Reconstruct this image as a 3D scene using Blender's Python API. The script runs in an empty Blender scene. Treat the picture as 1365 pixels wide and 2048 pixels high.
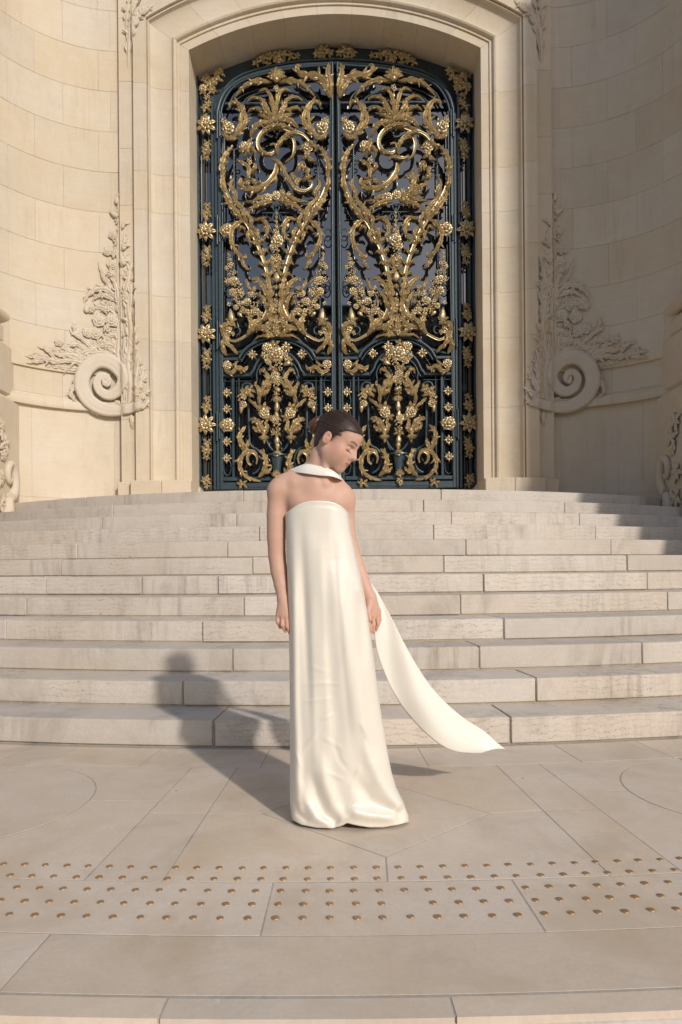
import bpy, bmesh, math, random
import numpy as np
from mathutils import Vector, Matrix
random.seed(7)
np.random.seed(7)
SC = bpy.context.scene
COL = SC.collection

# ---------------------------------------------------------------- camera, sky, sun, exposure
CAM_H = 1.036                 # camera height above the forecourt paving
FPX = 1365.3                  # focal length in photo pixels (24 mm)
VPX, VPY = 678.0, 1139.0      # principal vanishing point
ROLL = math.radians(0.45)
cam_d = bpy.data.cameras.new('camera')
cam = bpy.data.objects.new('camera', cam_d)
COL.objects.link(cam)
cam_d.sensor_fit = 'VERTICAL'
cam_d.sensor_height = 36.0
cam_d.lens = 24.0
cam_d.shift_x = (682.5 - VPX) / 2048.0
cam_d.shift_y = (VPY - 1024.0) / 2048.0
cam_d.clip_start = 0.05
cam_d.clip_end = 2000
cam.location = (0, 0, CAM_H)
cam.rotation_euler = (Matrix.Rotation(math.pi/2, 4, 'X') @ Matrix.Rotation(-ROLL, 4, 'Z')).to_euler()
SC.camera = cam

SUN_EL, SUN_AZ = math.radians(28.5), math.radians(29.5)   # azimuth: to the right of straight behind the camera
to_sun = Vector((math.sin(SUN_AZ)*math.cos(SUN_EL), -math.cos(SUN_AZ)*math.cos(SUN_EL), math.sin(SUN_EL)))
world = bpy.data.worlds.new('World')
SC.world = world
world.use_nodes = True
wn = world.node_tree
wn.nodes.clear()
w_out = wn.nodes.new('ShaderNodeOutputWorld')
w_bg = wn.nodes.new('ShaderNodeBackground')
w_sky = wn.nodes.new('ShaderNodeTexSky')
w_sky.sky_type = 'NISHITA'
w_sky.sun_disc = False
w_sky.sun_elevation = SUN_EL
w_sky.sun_rotation = math.atan2(to_sun.x, to_sun.y)
w_sky.dust_density = 1.3
w_sky.air_density = 1.0
w_sky.ozone_density = 1.0
w_bg.inputs['Strength'].default_value = 0.112
wn.links.new(w_sky.outputs[0], w_bg.inputs[0])
wn.links.new(w_bg.outputs[0], w_out.inputs[0])
sun_d = bpy.data.lights.new('sun', 'SUN')
sun_d.energy = 2.3
sun_d.angle = math.radians(1.8)
sun_d.color = (1.0, 0.955, 0.895)
sun = bpy.data.objects.new('sun', sun_d)
COL.objects.link(sun)
sun.rotation_euler = to_sun.to_track_quat('Z', 'Y').to_euler()
sun.location = to_sun * 60
SC.view_settings.view_transform = 'Standard'
SC.view_settings.look = 'None'
SC.view_settings.gamma = 1.0
SC.view_settings.exposure = 0.22
SC.view_settings.use_curve_mapping = False

# ---------------------------------------------------------------- helpers
def unroll(px, py):
    u, v = px - VPX, VPY - py
    c, s = math.cos(ROLL), math.sin(ROLL)
    return u*c + v*s, -u*s + v*c
def at(px, py, d):
    """the place in the world at depth d that the photo shows at px, py"""
    u, v = unroll(px, py)
    return Vector((u*d/FPX, d, CAM_H + v*d/FPX))
def on_ground(px, py, z=0.0):
    u, v = unroll(px, py)
    d = (z - CAM_H) * FPX / v
    return Vector((u*d/FPX, d, z))

def tag(o, label=None, cat=None, group=None, kind=None):
    if label: o['label'] = label
    if cat: o['category'] = cat
    if group: o['group'] = group
    if kind: o['kind'] = kind
    return o
def empty(name, loc=(0, 0, 0), parent=None):
    o = bpy.data.objects.new(name, None)
    COL.objects.link(o)
    o.location = loc
    o.empty_display_size = 0.2
    if parent: o.parent = parent
    return o
def link(name, me, parent=None, loc=None):
    o = bpy.data.objects.new(name, me)
    COL.objects.link(o)
    if parent is not None:
        o.parent = parent
        # world-space meshes: cancel the parent's location
        o.matrix_parent_inverse = Matrix.Translation(parent_world(parent)).inverted()
    if loc is not None: o.location = loc
    return o
def parent_world(p):
    # meshes are built in world space (their own matrix is the identity); empties carry a location
    return Vector(p.location) if p.type == 'EMPTY' else Vector((0, 0, 0))
def mesh(name, verts, faces, mat=None, smooth=False, fix=False):
    me = bpy.data.meshes.new(name)
    me.from_pydata([tuple(v) for v in verts], [], faces)
    if fix:
        bm = bmesh.new(); bm.from_mesh(me)
        bmesh.ops.recalc_face_normals(bm, faces=bm.faces)
        bm.to_mesh(me); bm.free()
    if mat: me.materials.append(mat)
    if smooth is True:
        me.polygons.foreach_set('use_smooth', [True]*len(me.polygons))
    elif smooth:
        me.polygons.foreach_set('use_smooth', [True]*len(me.polygons))
        me.set_sharp_from_angle(angle=math.radians(smooth))
    me.update()
    return me
class MB:
    def __init__(s): s.v, s.f = [], []
    def add(s, v, f):
        o = len(s.v); s.v += [tuple(p) for p in v]; s.f += [tuple(i+o for i in q) for q in f]
        return s
    def box(s, a, b, bev=0.0):
        return s.add(*box_geo(a, b, bev))
    def tube(s, pts, rad, n=8, cap=True):
        return s.add(*tube_geo(pts, rad, n, cap))
    def ball(s, c, r, sub=1, sc=(1, 1, 1)):
        v, f = ICO[sub]
        return s.add([(c[0]+p[0]*r*sc[0], c[1]+p[1]*r*sc[1], c[2]+p[2]*r*sc[2]) for p in v], f)
    def build(s, name, mat, parent=None, smooth=35, fix=False, loc=None):
        return link(name, mesh(name, s.v, s.f, mat, smooth, fix), parent, loc)
def _ico(sub):
    bm = bmesh.new(); bmesh.ops.create_icosphere(bm, subdivisions=sub, radius=1.0)
    r = ([tuple(v.co) for v in bm.verts], [tuple(v.index for v in f.verts) for f in bm.faces])
    bm.free(); return r
ICO = {1: _ico(1), 2: _ico(2), 3: _ico(3)}
def loft(rings, close_ring=True, caps=True):
    """rings: list of equal-length point lists -> verts, faces"""
    n = len(rings[0]); v = [p for r in rings for p in r]; f = []
    m = n if close_ring else n-1
    for i in range(len(rings)-1):
        for j in range(m):
            k = (j+1) % n
            f.append((i*n+j, i*n+k, (i+1)*n+k, (i+1)*n+j))
    if caps and close_ring:
        f.append(tuple(range(n-1, -1, -1)))
        o = (len(rings)-1)*n
        f.append(tuple(range(o, o+n)))
    return v, f
def box_geo(a, b, bev=0.0):
    x0, y0, z0 = a; x1, y1, z1 = b
    e = bev
    if e <= 0:
        v = [(x, y, z) for x in (x0, x1) for y in (y0, y1) for z in (z0, z1)]
        return v, [(0,1,3,2),(4,6,7,5),(0,4,5,1),(2,3,7,6),(0,2,6,4),(1,5,7,3)]
    rings = []
    def oct_(y, i):
        return [(x0+e+i, y, z0+i), (x1-e-i, y, z0+i), (x1-i, y, z0+e+i), (x1-i, y, z1-e-i), (x1-e-i, y, z1-i), (x0+e+i, y, z1-i), (x0+i, y, z1-e-i), (x0+i, y, z0+e+i)]
    rings = [oct_(y0, e), oct_(y0+e, 0), oct_(y1-e, 0), oct_(y1, e)]
    return loft(rings)
def catmull(pts, n):
    P = np.array(pts, float)
    if len(P) == 2:
        t = np.linspace(0, 1, n)[:, None]; return P[0]*(1-t)+P[1]*t
    P = np.vstack([2*P[0]-P[1], P, 2*P[-1]-P[-2]])
    seg = np.linalg.norm(np.diff(P[1:-1], axis=0), axis=1)
    cum = np.concatenate([[0], np.cumsum(seg)])
    out = []
    for s in np.linspace(0, cum[-1], n):
        i = min(max(np.searchsorted(cum, s, side='right')-1, 0), len(seg)-1)
        t = (s-cum[i])/max(seg[i], 1e-9)
        a, b, c, d = P[i], P[i+1], P[i+2], P[i+3]
        out.append(0.5*((2*b)+(-a+c)*t+(2*a-5*b+4*c-d)*t*t+(-a+3*b-3*c+d)*t**3))
    return np.array(out)
def tube_geo(pts, rad, n=8, cap=True):
    P = np.array(pts, float); m = len(P)
    R = np.array(rad, float) if hasattr(rad, '__len__') else np.full(m, rad)
    T = np.gradient(P, axis=0); T /= np.linalg.norm(T, axis=1)[:, None]+1e-12
    ref = np.array((0, -1.0, 0)) if abs(T[0][1]) < 0.9 else np.array((1.0, 0, 0))
    N = ref-T[0]*T[0].dot(ref); N /= np.linalg.norm(N)
    rings = []
    for i in range(m):
        N = N-T[i]*T[i].dot(N); N /= np.linalg.norm(N)+1e-12
        B = np.cross(T[i], N)
        rings.append([tuple(P[i]+R[i]*(math.cos(a)*N+math.sin(a)*B)) for a in [2*math.pi*k/n for k in range(n)]])
    return loft(rings, True, cap)

# ---------------------------------------------------------------- materials
def new_mat(name):
    m = bpy.data.materials.new(name); m.use_nodes = True
    nt = m.node_tree
    b = nt.nodes['Principled BSDF']
    return m, nt, b
def nd(nt, typ, **kw):
    n = nt.nodes.new(typ)
    for k, v in kw.items():
        if k in n.inputs.keys(): n.inputs[k].default_value = v
        else: setattr(n, k, v)
    return n
def mixc(nt, fac, a, b, mode='MIX'):
    n = nt.nodes.new('ShaderNodeMix'); n.data_type = 'RGBA'; n.blend_type = mode
    for sock, val in ((n.inputs[0], fac), (n.inputs[6], a), (n.inputs[7], b)):
        if hasattr(val, 'is_linked') or hasattr(val, 'links'): nt.links.new(val, sock)
        elif isinstance(val, (int, float)): sock.default_value = val
        else: sock.default_value = (*val, 1) if len(val) == 3 else val
    return n.outputs[2]
def ramp(nt, fac, stops):
    n = nt.nodes.new('ShaderNodeValToRGB')
    el = n.color_ramp.elements
    while len(el) < len(stops): el.new(0.5)
    for e, (p, c) in zip(el, stops):
        e.position = p; e.color = (*c, 1) if len(c) == 3 else c
    nt.links.new(fac, n.inputs[0])
    return n.outputs[0]
def wcoord(nt, scale=(1, 1, 1)):
    g = nt.nodes.new('ShaderNodeNewGeometry')
    mp = nt.nodes.new('ShaderNodeMapping'); mp.inputs['Scale'].default_value = scale
    nt.links.new(g.outputs['Position'], mp.inputs[0])
    return mp.outputs[0]
def noise(nt, vec, scale, detail=4, rough=0.55, dist=0.0):
    n = nd(nt, 'ShaderNodeTexNoise', Scale=scale, Detail=detail, Roughness=rough, Distortion=dist)
    nt.links.new(vec, n.inputs['Vector'])
    return n.outputs['Fac']
def math_(nt, op, a, b=None, c=None):
    n = nt.nodes.new('ShaderNodeMath'); n.operation = op
    for s, v in zip(n.inputs, (a, b, c)):
        if v is None: continue
        if isinstance(v, (int, float)): s.default_value = v
        else: nt.links.new(v, s)
    return n.outputs[0]
def bump(nt, b, h, strength, dist=0.01, prev=None):
    n = nd(nt, 'ShaderNodeBump', Strength=strength, Distance=dist)
    nt.links.new(h, n.inputs['Height'])
    if prev is not None: nt.links.new(prev, n.inputs['Normal'])
    nt.links.new(n.outputs[0], b.inputs['Normal'])
    return n.outputs[0]

def stone_mat(name, base, warm, pale, grey, var=0.10, bed=0.35, veins=0.0, grime=0.25, rough=0.78, bmp=0.25, stain=0.0, patch=0.35, spots=0.0, vein_f=26.0):
    m, nt, b = new_mat(name)
    w = wcoord(nt)
    oi = nt.nodes.new('ShaderNodeObjectInfo')
    n1 = noise(nt, w, 0.9, 4, 0.6)
    n2 = noise(nt, w, 5.5, 5, 0.65, 0.4)
    n3 = noise(nt, w, 60, 3, 0.6)
    wb = wcoord(nt, (0.7, 0.7, 9))
    nb = noise(nt, wb, 2.2, 5, 0.6, 0.8)
    c = mixc(nt, ramp(nt, n1, [(0.35, (0, 0, 0)), (0.7, (1, 1, 1))]), base, warm)
    c = mixc(nt, math_(nt, 'MULTIPLY', ramp(nt, n2, [(0.42, (0, 0, 0)), (0.68, (1, 1, 1))]), patch), c, pale)
    c = mixc(nt, math_(nt, 'MULTIPLY', ramp(nt, nb, [(0.48, (0, 0, 0)), (0.72, (1, 1, 1))]), bed), c, warm)
    c = mixc(nt, math_(nt, 'MULTIPLY', ramp(nt, n3, [(0.40, (1, 1, 1)), (0.60, (0, 0, 0))]), 0.15), c, grey)
    # dirt with its own blotchy shape
    nd_ = noise(nt, wcoord(nt, (1.5, 1.5, 0.8)), 2.1, 5, 0.72, 0.6)
    c = mixc(nt, math_(nt, 'MULTIPLY', ramp(nt, nd_, [(0.52, (0, 0, 0)), (0.75, (1, 1, 1))]), grime), c, grey)
    vein_h = None
    if veins > 0:
        # stylolites: fine wavering lines along the bedding
        sep = nt.nodes.new('ShaderNodeSeparateXYZ'); nt.links.new(w, sep.inputs[0])
        nv = noise(nt, wcoord(nt, (1, 1, 2.0)), 7.0, 5, 0.70, 0.3)
        fz = math_(nt, 'FRACT', math_(nt, 'ADD', math_(nt, 'MULTIPLY', sep.outputs[2], vein_f), math_(nt, 'MULTIPLY', nv, 3.4)))
        v = math_(nt, 'ABSOLUTE', math_(nt, 'SUBTRACT', fz, 0.5))
        vm = ramp(nt, v, [(0.0, (1, 1, 1)), (0.035, (0.35, 0.35, 0.35)), (0.075, (0, 0, 0))])
        vmask = ramp(nt, math_(nt, 'ADD', noise(nt, w, 1.7, 3), math_(nt, 'MULTIPLY_ADD', oi.outputs['Random'], 0.24, -0.12)), [(0.46, (0, 0, 0)), (0.60, (1, 1, 1))])
        vein_h = math_(nt, 'MULTIPLY', vm, vmask)
        c = mixc(nt, math_(nt, 'MULTIPLY', vein_h, veins), c, (grey[0]*0.70, grey[1]*0.66, grey[2]*0.60))
    if spots > 0:
        vo = nd(nt, 'ShaderNodeTexVoronoi', Scale=7.0); nt.links.new(w, vo.inputs['Vector'])
        sp = ramp(nt, vo.outputs['Distance'], [(0.0, (1, 1, 1)), (0.045, (0.8, 0.8, 0.8)), (0.065, (0, 0, 0))])
        pick = ramp(nt, math_(nt, 'FRACT', math_(nt, 'MULTIPLY', vo.outputs['Color'], 3.7)), [(0.80, (0, 0, 0)), (0.86, (1, 1, 1))])
        c = mixc(nt, math_(nt, 'MULTIPLY', math_(nt, 'MULTIPLY', sp, pick), spots), c, (grey[0]*0.55, grey[1]*0.55, grey[2]*0.55))
        sc_ = noise(nt, wcoord(nt, (3.0, 1.0, 1)), 9.0, 6, 0.75, 2.0)
        c = mixc(nt, math_(nt, 'MULTIPLY', ramp(nt, sc_, [(0.62, (0, 0, 0)), (0.70, (1, 1, 1))]), 0.45), c, (pale[0]*1.12, pale[1]*1.12, pale[2]*1.12))
        big = noise(nt, w, 1.6, 4, 0.6, 0.8)
        c = mixc(nt, math_(nt, 'MULTIPLY', ramp(nt, big, [(0.50, (0, 0, 0)), (0.66, (1, 1, 1))]), 0.55), c, (warm[0]*0.86, warm[1]*0.82, warm[2]*0.74))
    if stain > 0:
        ws = wcoord(nt, (7, 7, 0.5))
        ns = noise(nt, ws, 1.6, 7, 0.7, 0.3)
        ms = ramp(nt, noise(nt, w, 1.1, 4), [(0.45, (0, 0, 0)), (0.65, (1, 1, 1))])
        sf = math_(nt, 'MULTIPLY', math_(nt, 'MULTIPLY', ramp(nt, ns, [(0.5, (0, 0, 0)), (0.72, (1, 1, 1))]), ms), stain)
        c = mixc(nt, sf, c, (grey[0]*0.6, grey[1]*0.6, grey[2]*0.6))
    # each stone its own tone
    lum = math_(nt, 'MULTIPLY_ADD', oi.outputs['Random'], 2*var, 1.0-var)
    hs = nt.nodes.new('ShaderNodeHueSaturation')
    nt.links.new(c, hs.inputs['Color']); nt.links.new(lum, hs.inputs['Value'])
    rnd2 = math_(nt, 'FRACT', math_(nt, 'MULTIPLY', oi.outputs['Random'], 17.31))
    nt.links.new(math_(nt, 'MULTIPLY_ADD', rnd2, 0.18, 0.92), hs.inputs['Saturation'])
    nt.links.new(hs.outputs[0], b.inputs['Base Color'])
    b.inputs['Roughness'].default_value = rough
    b.inputs['Specular IOR Level'].default_value = 0.25
    h = math_(nt, 'ADD', math_(nt, 'MULTIPLY', n2, 1.0), math_(nt, 'MULTIPLY', noise(nt, w, 140, 3), 0.25))
    bump(nt, b, h, bmp, 0.008)
    return m
M_WALL = stone_mat('limestone_wall', (0.62, 0.535, 0.418), (0.585, 0.475, 0.335), (0.66, 0.59, 0.485), (0.42, 0.35, 0.27), var=0.042, bed=0.50, grime=0.22, bmp=0.12, stain=0.30)
M_CARVE = stone_mat('carved_limestone', (0.62, 0.535, 0.425), (0.58, 0.475, 0.35), (0.66, 0.59, 0.49), (0.40, 0.34, 0.26), var=0.02, bed=0.15, grime=0.22, bmp=0.12)
M_STEP = stone_mat('step_stone', (0.55, 0.484, 0.415), (0.505, 0.43, 0.352), (0.625, 0.57, 0.508), (0.35, 0.30, 0.25), var=0.085, bed=0.40, veins=0.90, grime=0.75, bmp=0.55, rough=0.74, stain=0.80)
M_SLAB = stone_mat('paving_stone', (0.64, 0.535, 0.430), (0.59, 0.472, 0.355), (0.71, 0.62, 0.52), (0.42, 0.355, 0.29), var=0.06, bed=0.0, grime=0.55, bmp=0.15, rough=0.64, spots=0.8)
M_MORTAR = stone_mat('mortar', (0.40, 0.335, 0.25), (0.34, 0.28, 0.20), (0.48, 0.42, 0.345), (0.18, 0.155, 0.12), var=0.0, bed=0, grime=0.8, bmp=0.5, rough=0.9)
M_JOINT = stone_mat('wall_mortar', (0.50, 0.385, 0.25), (0.46, 0.335, 0.195), (0.54, 0.435, 0.31), (0.38, 0.295, 0.21), var=0.0, bed=0, grime=0.2, bmp=0.1, rough=0.9)
M_PMORTAR = stone_mat('paving_mortar', (0.44, 0.385, 0.32), (0.40, 0.34, 0.27), (0.52, 0.47, 0.41), (0.22, 0.20, 0.18), var=0.0, bed=0, grime=0.9, bmp=0.5, rough=0.9)

def gold_mat():
    m, nt, b = new_mat('gilt_bronze')
    w = wcoord(nt)
    n1 = noise(nt, w, 9, 5, 0.6); n2 = noise(nt, w, 45, 4, 0.6)
    c = mixc(nt, ramp(nt, n1, [(0.35, (0, 0, 0)), (0.65, (1, 1, 1))]), (0.56, 0.435, 0.235), (0.68, 0.555, 0.335))
    c = mixc(nt, math_(nt, 'MULTIPLY', ramp(nt, n2, [(0.45, (1, 1, 1)), (0.6, (0, 0, 0))]), 0.45), c, (0.20, 0.135, 0.06))
    nt.links.new(c, b.inputs['Base Color'])
    b.inputs['Metallic'].default_value = 0.72
    nt.links.new(ramp(nt, n2, [(0.3, (0.48,)*3), (0.7, (0.33,)*3)]), b.inputs['Roughness'])
    bump(nt, b, noise(nt, w, 28, 4, 0.65), 0.35, 0.010)
    return m
M_GOLD = gold_mat()
def iron_mat():
    m, nt, b = new_mat('painted_iron')
    w = wcoord(nt)
    n1 = noise(nt, w, 6, 5, 0.6)
    c = mixc(nt, n1, (0.024, 0.042, 0.052), (0.042, 0.066, 0.078))
    nt.links.new(c, b.inputs['Base Color'])
    nt.links.new(ramp(nt, noise(nt, w, 20, 4), [(0.3, (0.30,)*3), (0.7, (0.48,)*3)]), b.inputs['Roughness'])
    bump(nt, b, noise(nt, w, 30, 3), 0.12, 0.004)
    return m
M_IRON = iron_mat()
def glass_mat():
    m, nt, b = new_mat('door_glass')
    b.inputs['Base Color'].default_value = (0.006, 0.007, 0.009, 1)
    b.inputs['Roughness'].default_value = 0.02
    b.inputs['IOR'].default_value = 1.55
    b.inputs['Specular IOR Level'].default_value = 1.0
    b.inputs['Coat Weight'].default_value = 1.0
    b.inputs['Coat Roughness'].default_value = 0.01
    b.inputs['Coat IOR'].default_value = 1.6
    bump(nt, b, noise(nt, wcoord(nt), 1.3, 2), 0.06, 0.02)
    return m
M_GLASS = glass_mat()
def plain(name, col, rough=0.6, metal=0.0, spec=0.5):
    m, nt, b = new_mat(name)
    w = wcoord(nt)
    c = mixc(nt, noise(nt, w, 12, 4), tuple(x*0.88 for x in col), tuple(min(1, x*1.1) for x in col))
    nt.links.new(c, b.inputs['Base Color'])
    b.inputs['Roughness'].default_value = rough
    b.inputs['Metallic'].default_value = metal
    b.inputs['Specular IOR Level'].default_value = spec
    return m
# ---------------------------------------------------------------- ground, steps and paving
CY = 16.0                      # centre of the curved flight, behind the door
RISE, TREAD, NSTEP = 0.165, 0.367, 12
R_TOP = 8.0
LAND = RISE*NSTEP
def ring_r(i):                 # radius of the nosing of step i (1 = lowest)
    return R_TOP + (NSTEP-i)*TREAD
def pol(r, th, z):
    return (r*math.sin(th), CY - r*math.cos(th), z)
def th_at(px, py, r, z):
    """angle at which the photo's ray through column px meets radius r"""
    u, v = unroll(px, py)
    k = u/FPX
    a = k*k+1; b = -2*CY; c = CY*CY - r*r
    y = (-b - math.sqrt(b*b-4*a*c))/(2*a)
    return math.atan2(k*y, CY-y)
def arc_block(r0, r1, t0, t1, z0, z1, bev=0.006, top_bev=None, n=None, gap=0.0):
    """a block between two radii (r0 inner/back, r1 outer/front) with softened edges"""
    tb = top_bev or bev
    rm = r1
    g = gap/rm
    t0 += g; t1 -= g
    n = n or max(2, int((t1-t0)*rm/0.25))
    e = bev/rm
    def sec(i):   # cross-section in (r, z), inset by i
        return [(r1-bev-i, z0+i), (r1-i, z0+bev+i), (r1-i, z1-tb-i), (r1-tb*0.3-i, z1-tb*0.3-i), (r1-tb-i, z1-i), (r0+bev+i, z1-i), (r0+i, z1-bev-i), (r0+i, z0+i)]
    rings = []
    ths = [t0] + [t0+e+(t1-t0-2*e)*k/n for k in range(n+1)] + [t1]
    for k, t in enumerate(ths):
        i = bev*1.0 if k in (0, len(ths)-1) else 0.0
        rings.append([pol(r, t, z) for r, z in sec(i)])
    return loft(rings)

ground = link('ground', mesh('ground', [(-400, -400, -0.52), (400, -400, -0.52), (400, 400, -0.52), (-400, 400, -0.52)], [(0, 1, 2, 3)],
              stone_mat('street_ground', (0.30, 0.26, 0.22), (0.28, 0.235, 0.19), (0.35, 0.31, 0.27), (0.2, 0.18, 0.15), var=0, bed=0, bmp=0.1)))
tag(ground, kind='structure')

# --- the staircase: twelve curved steps, every block an own piece
stairs = empty('staircase', (0, 4.0, 0))
tag(stairs, 'broad curved flight of twelve pale limestone steps rising to the gilded gate', 'staircase')
# px columns of the visible joints, counted from the lowest step up
JOINTS = {1: [-420, 427, 715, 1022, 1700], 2: [-190, 367, 705, 1073, 1640], 3: [-60, 465, 960, 1286, 1760], 4: [12, 406, 700, 1009, 1560],
          5: [53, 489, 700, 922, 1337, 1760], 6: [93, 285, 437, 690, 968, 1296, 1640], 7: [122, 506, 888, 1255, 1600], 8: [155, 456, 690, 933, 1223, 1560],
          9: [182, 520, 868, 1192, 1500], 10: [205, 474, 690, 904, 1160, 1470], 11: [-60, 227, 560, 848, 1130, 1420], 12: [-60, 173, 487, 690, 883, 1281, 1420]}
TH_END = 0.66
rs = random.Random(11)
for i in range(1, NSTEP+1):
    r1 = ring_r(i); z1 = i*RISE; z0 = (i-1)*RISE
    r0 = r1 - TREAD - 0.05 if i < NSTEP else r1-0.62
    core = MB()
    core.add(*arc_block(r0-0.02, r1-0.011, -TH_END, TH_END, z0-0.16, z1-0.009, 0.002, n=48))
    step = core.build('step', M_MORTAR, stairs, smooth=30)
    py = 1497 - (i-0.5)*43
    ths = [-TH_END] + [th_at(px, py, r1, z1) for px in JOINTS[i]] + [TH_END]
    ths = sorted(t for t in ths if -TH_END <= t <= TH_END)
    for a, b in zip(ths[:-1], ths[1:]):
        if (b-a)*r1 < 0.05: continue
        dr = rs.uniform(-0.005, 0.005); dz = rs.uniform(-0.0025, 0.0025)
        mb = MB()
        mb.add(*arc_block(r0, r1+dr, a, b, z0+0.008+rs.uniform(0, 0.004), z1+dz, 0.005, top_bev=rs.uniform(0.010, 0.018), gap=(rs.choice([0.002, 0.003, 0.004, 0.006]) if i not in (1, 2, 7) else rs.choice([0.004, 0.007, 0.009]))))
        mb.build('stone_block', M_STEP, step, smooth=32)
# landing
mb = MB()
mb.add(*arc_block(2.0, R_TOP-0.6, -TH_END, TH_END, LAND-0.3, LAND-0.002, 0.003, n=40))
tag(mb.build('landing', M_SLAB), kind='structure')

# --- forecourt paving, slabs cut to the pattern
paving = link('paving', mesh('paving', *loft([[pol(r, t, z) for r, z in ((11.6, -0.3), (14.42, -0.3), (14.42, -0.0010), (11.6, -0.0010))] for t in np.linspace(-0.42, 0.42, 41)]), M_PMORTAR))
tag(paving, kind='structure')
def inset(poly, d):
    n = len(poly); out = []
    P = [Vector(p) for p in poly]
    area = sum(P[i].x*P[(i+1) % n].y-P[(i+1) % n].x*P[i].y for i in range(n))
    sg = 1 if area > 0 else -1
    for i in range(n):
        a, b, c = P[i-1], P[i], P[(i+1) % n]
        e1 = (b-a); e2 = (c-b)
        if e1.length < 1e-9 or e2.length < 1e-9: out.append(b); continue
        n1 = Vector((-e1.y, e1.x)).normalized()*sg; n2 = Vector((-e2.y, e2.x)).normalized()*sg
        k = 1+n1.dot(n2)
        out.append(b+(n1+n2)*(d/max(k, 0.25)))
    return out, sg
def slab(poly, z=0.0, gap=0.0030, bev=0.0004, mat=None):
    a, sg = inset(poly, gap); b, _ = inset(poly, gap+bev)
    if sg < 0: a, b = a[::-1], b[::-1]
    n = len(a)
    rings = [[(p.x, p.y, -0.06) for p in a], [(p.x, p.y, z-bev*0.8) for p in a], [(p.x, p.y, z) for p in b]]
    v, f = loft(rings)
    MB().add(v, f).build('slab', mat or M_SLAB, paving, smooth=False)
def G(px, py):
    p = on_ground(px, py); return Vector((p.x, p.y))
def arc(r, t0, t1, n=10):
    return [Vector(pol(r, t0+(t1-t0)*k/n, 0)[:2]) for k in range(n+1)]
def thx(px, py):
    p = on_ground(px, py); return math.atan2(p.x, CY-p.y)
RA, RB, RC, RD, RE, RF = 12.062, 12.43, 13.737, 14.07, 14.342, 14.430
TL = 0.40
def ring_row(r0, r1, joints, zj=0.0015):
    js = [-TL]+sorted(joints)+[TL]
    for a, b in zip(js[:-1], js[1:]):
        poly = arc(r1, a, b, 12)+arc(r0, b, a, 12)
        slab(poly, rs.uniform(-zj, zj)*0.4)
ring_row(RA, RB, [thx(20, 1512), thx(122, 1512), thx(300, 1516), thx(530, 1518), thx(700, 1520), thx(850, 1520), thx(1150, 1515), thx(1330, 1508)])
ring_row(RC, RD, [-0.19, thx(-150, 1820), thx(535, 1815), thx(1060, 1815), thx(1620, 1800), 0.2])
ring_row(RD, RE, [-0.16, thx(55, 1920), thx(1600, 1925), 0.15])
ring_row(RE+0.006, RF, [-0.2, thx(330, 2010), thx(905, 2010), 0.17])
# main field: two radial bands, a centre hexagon, circles at the sides
tb = [thx(150, 1760), thx(312, 1762), thx(1238, 1752), thx(1353, 1715)]
tb = [0.5*(thx(395, 1535)+thx(150, 1760)), 0.5*(thx(480, 1540)+thx(312, 1762)), 0.5*(thx(988, 1535)+thx(1238, 1752)), 0.5*(thx(1068, 1532)+thx(1353, 1715))]
rm = CY - on_ground(690, 1628).y
for a, b in ((tb[0], tb[1]), (tb[2], tb[3])):
    slab(arc(rm, a, b, 4)+arc(RB, b, a, 4), rs.uniform(-.0004, .0004))
    slab(arc(RC, a, b, 4)+arc(rm, b, a, 4), rs.uniform(-.0004, .0004))
# centre bay
cl, cr = tb[1], tb[2]
hexL, hexR, hexB, hexT = G(525, 1627), G(980, 1627), G(772, 1714), G(735, 1556)
mL, mR = Vector(pol(rm, cl, 0)[:2]), Vector(pol(rm, cr, 0)[:2])
bB = Vector(pol(RC, thx(775, 1762), 0)[:2]); bT = Vector(pol(RB, thx(728, 1535), 0)[:2])
slab([hexL, hexB, hexR, hexT], 0.0003)
slab(arc(RC, cl, thx(775, 1762), 10)+[hexB, hexL, mL], -0.0002)
slab(arc(RC, thx(775, 1762), cr, 10)+[mR, hexR, hexB], 0.0003)
slab([mL, hexL, hexT]+arc(RB, thx(728, 1535), cl, 8), 0.0)
slab([hexR, mR]+arc(RB, cr, thx(728, 1535), 8)+[hexT], 0.0004)
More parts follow.
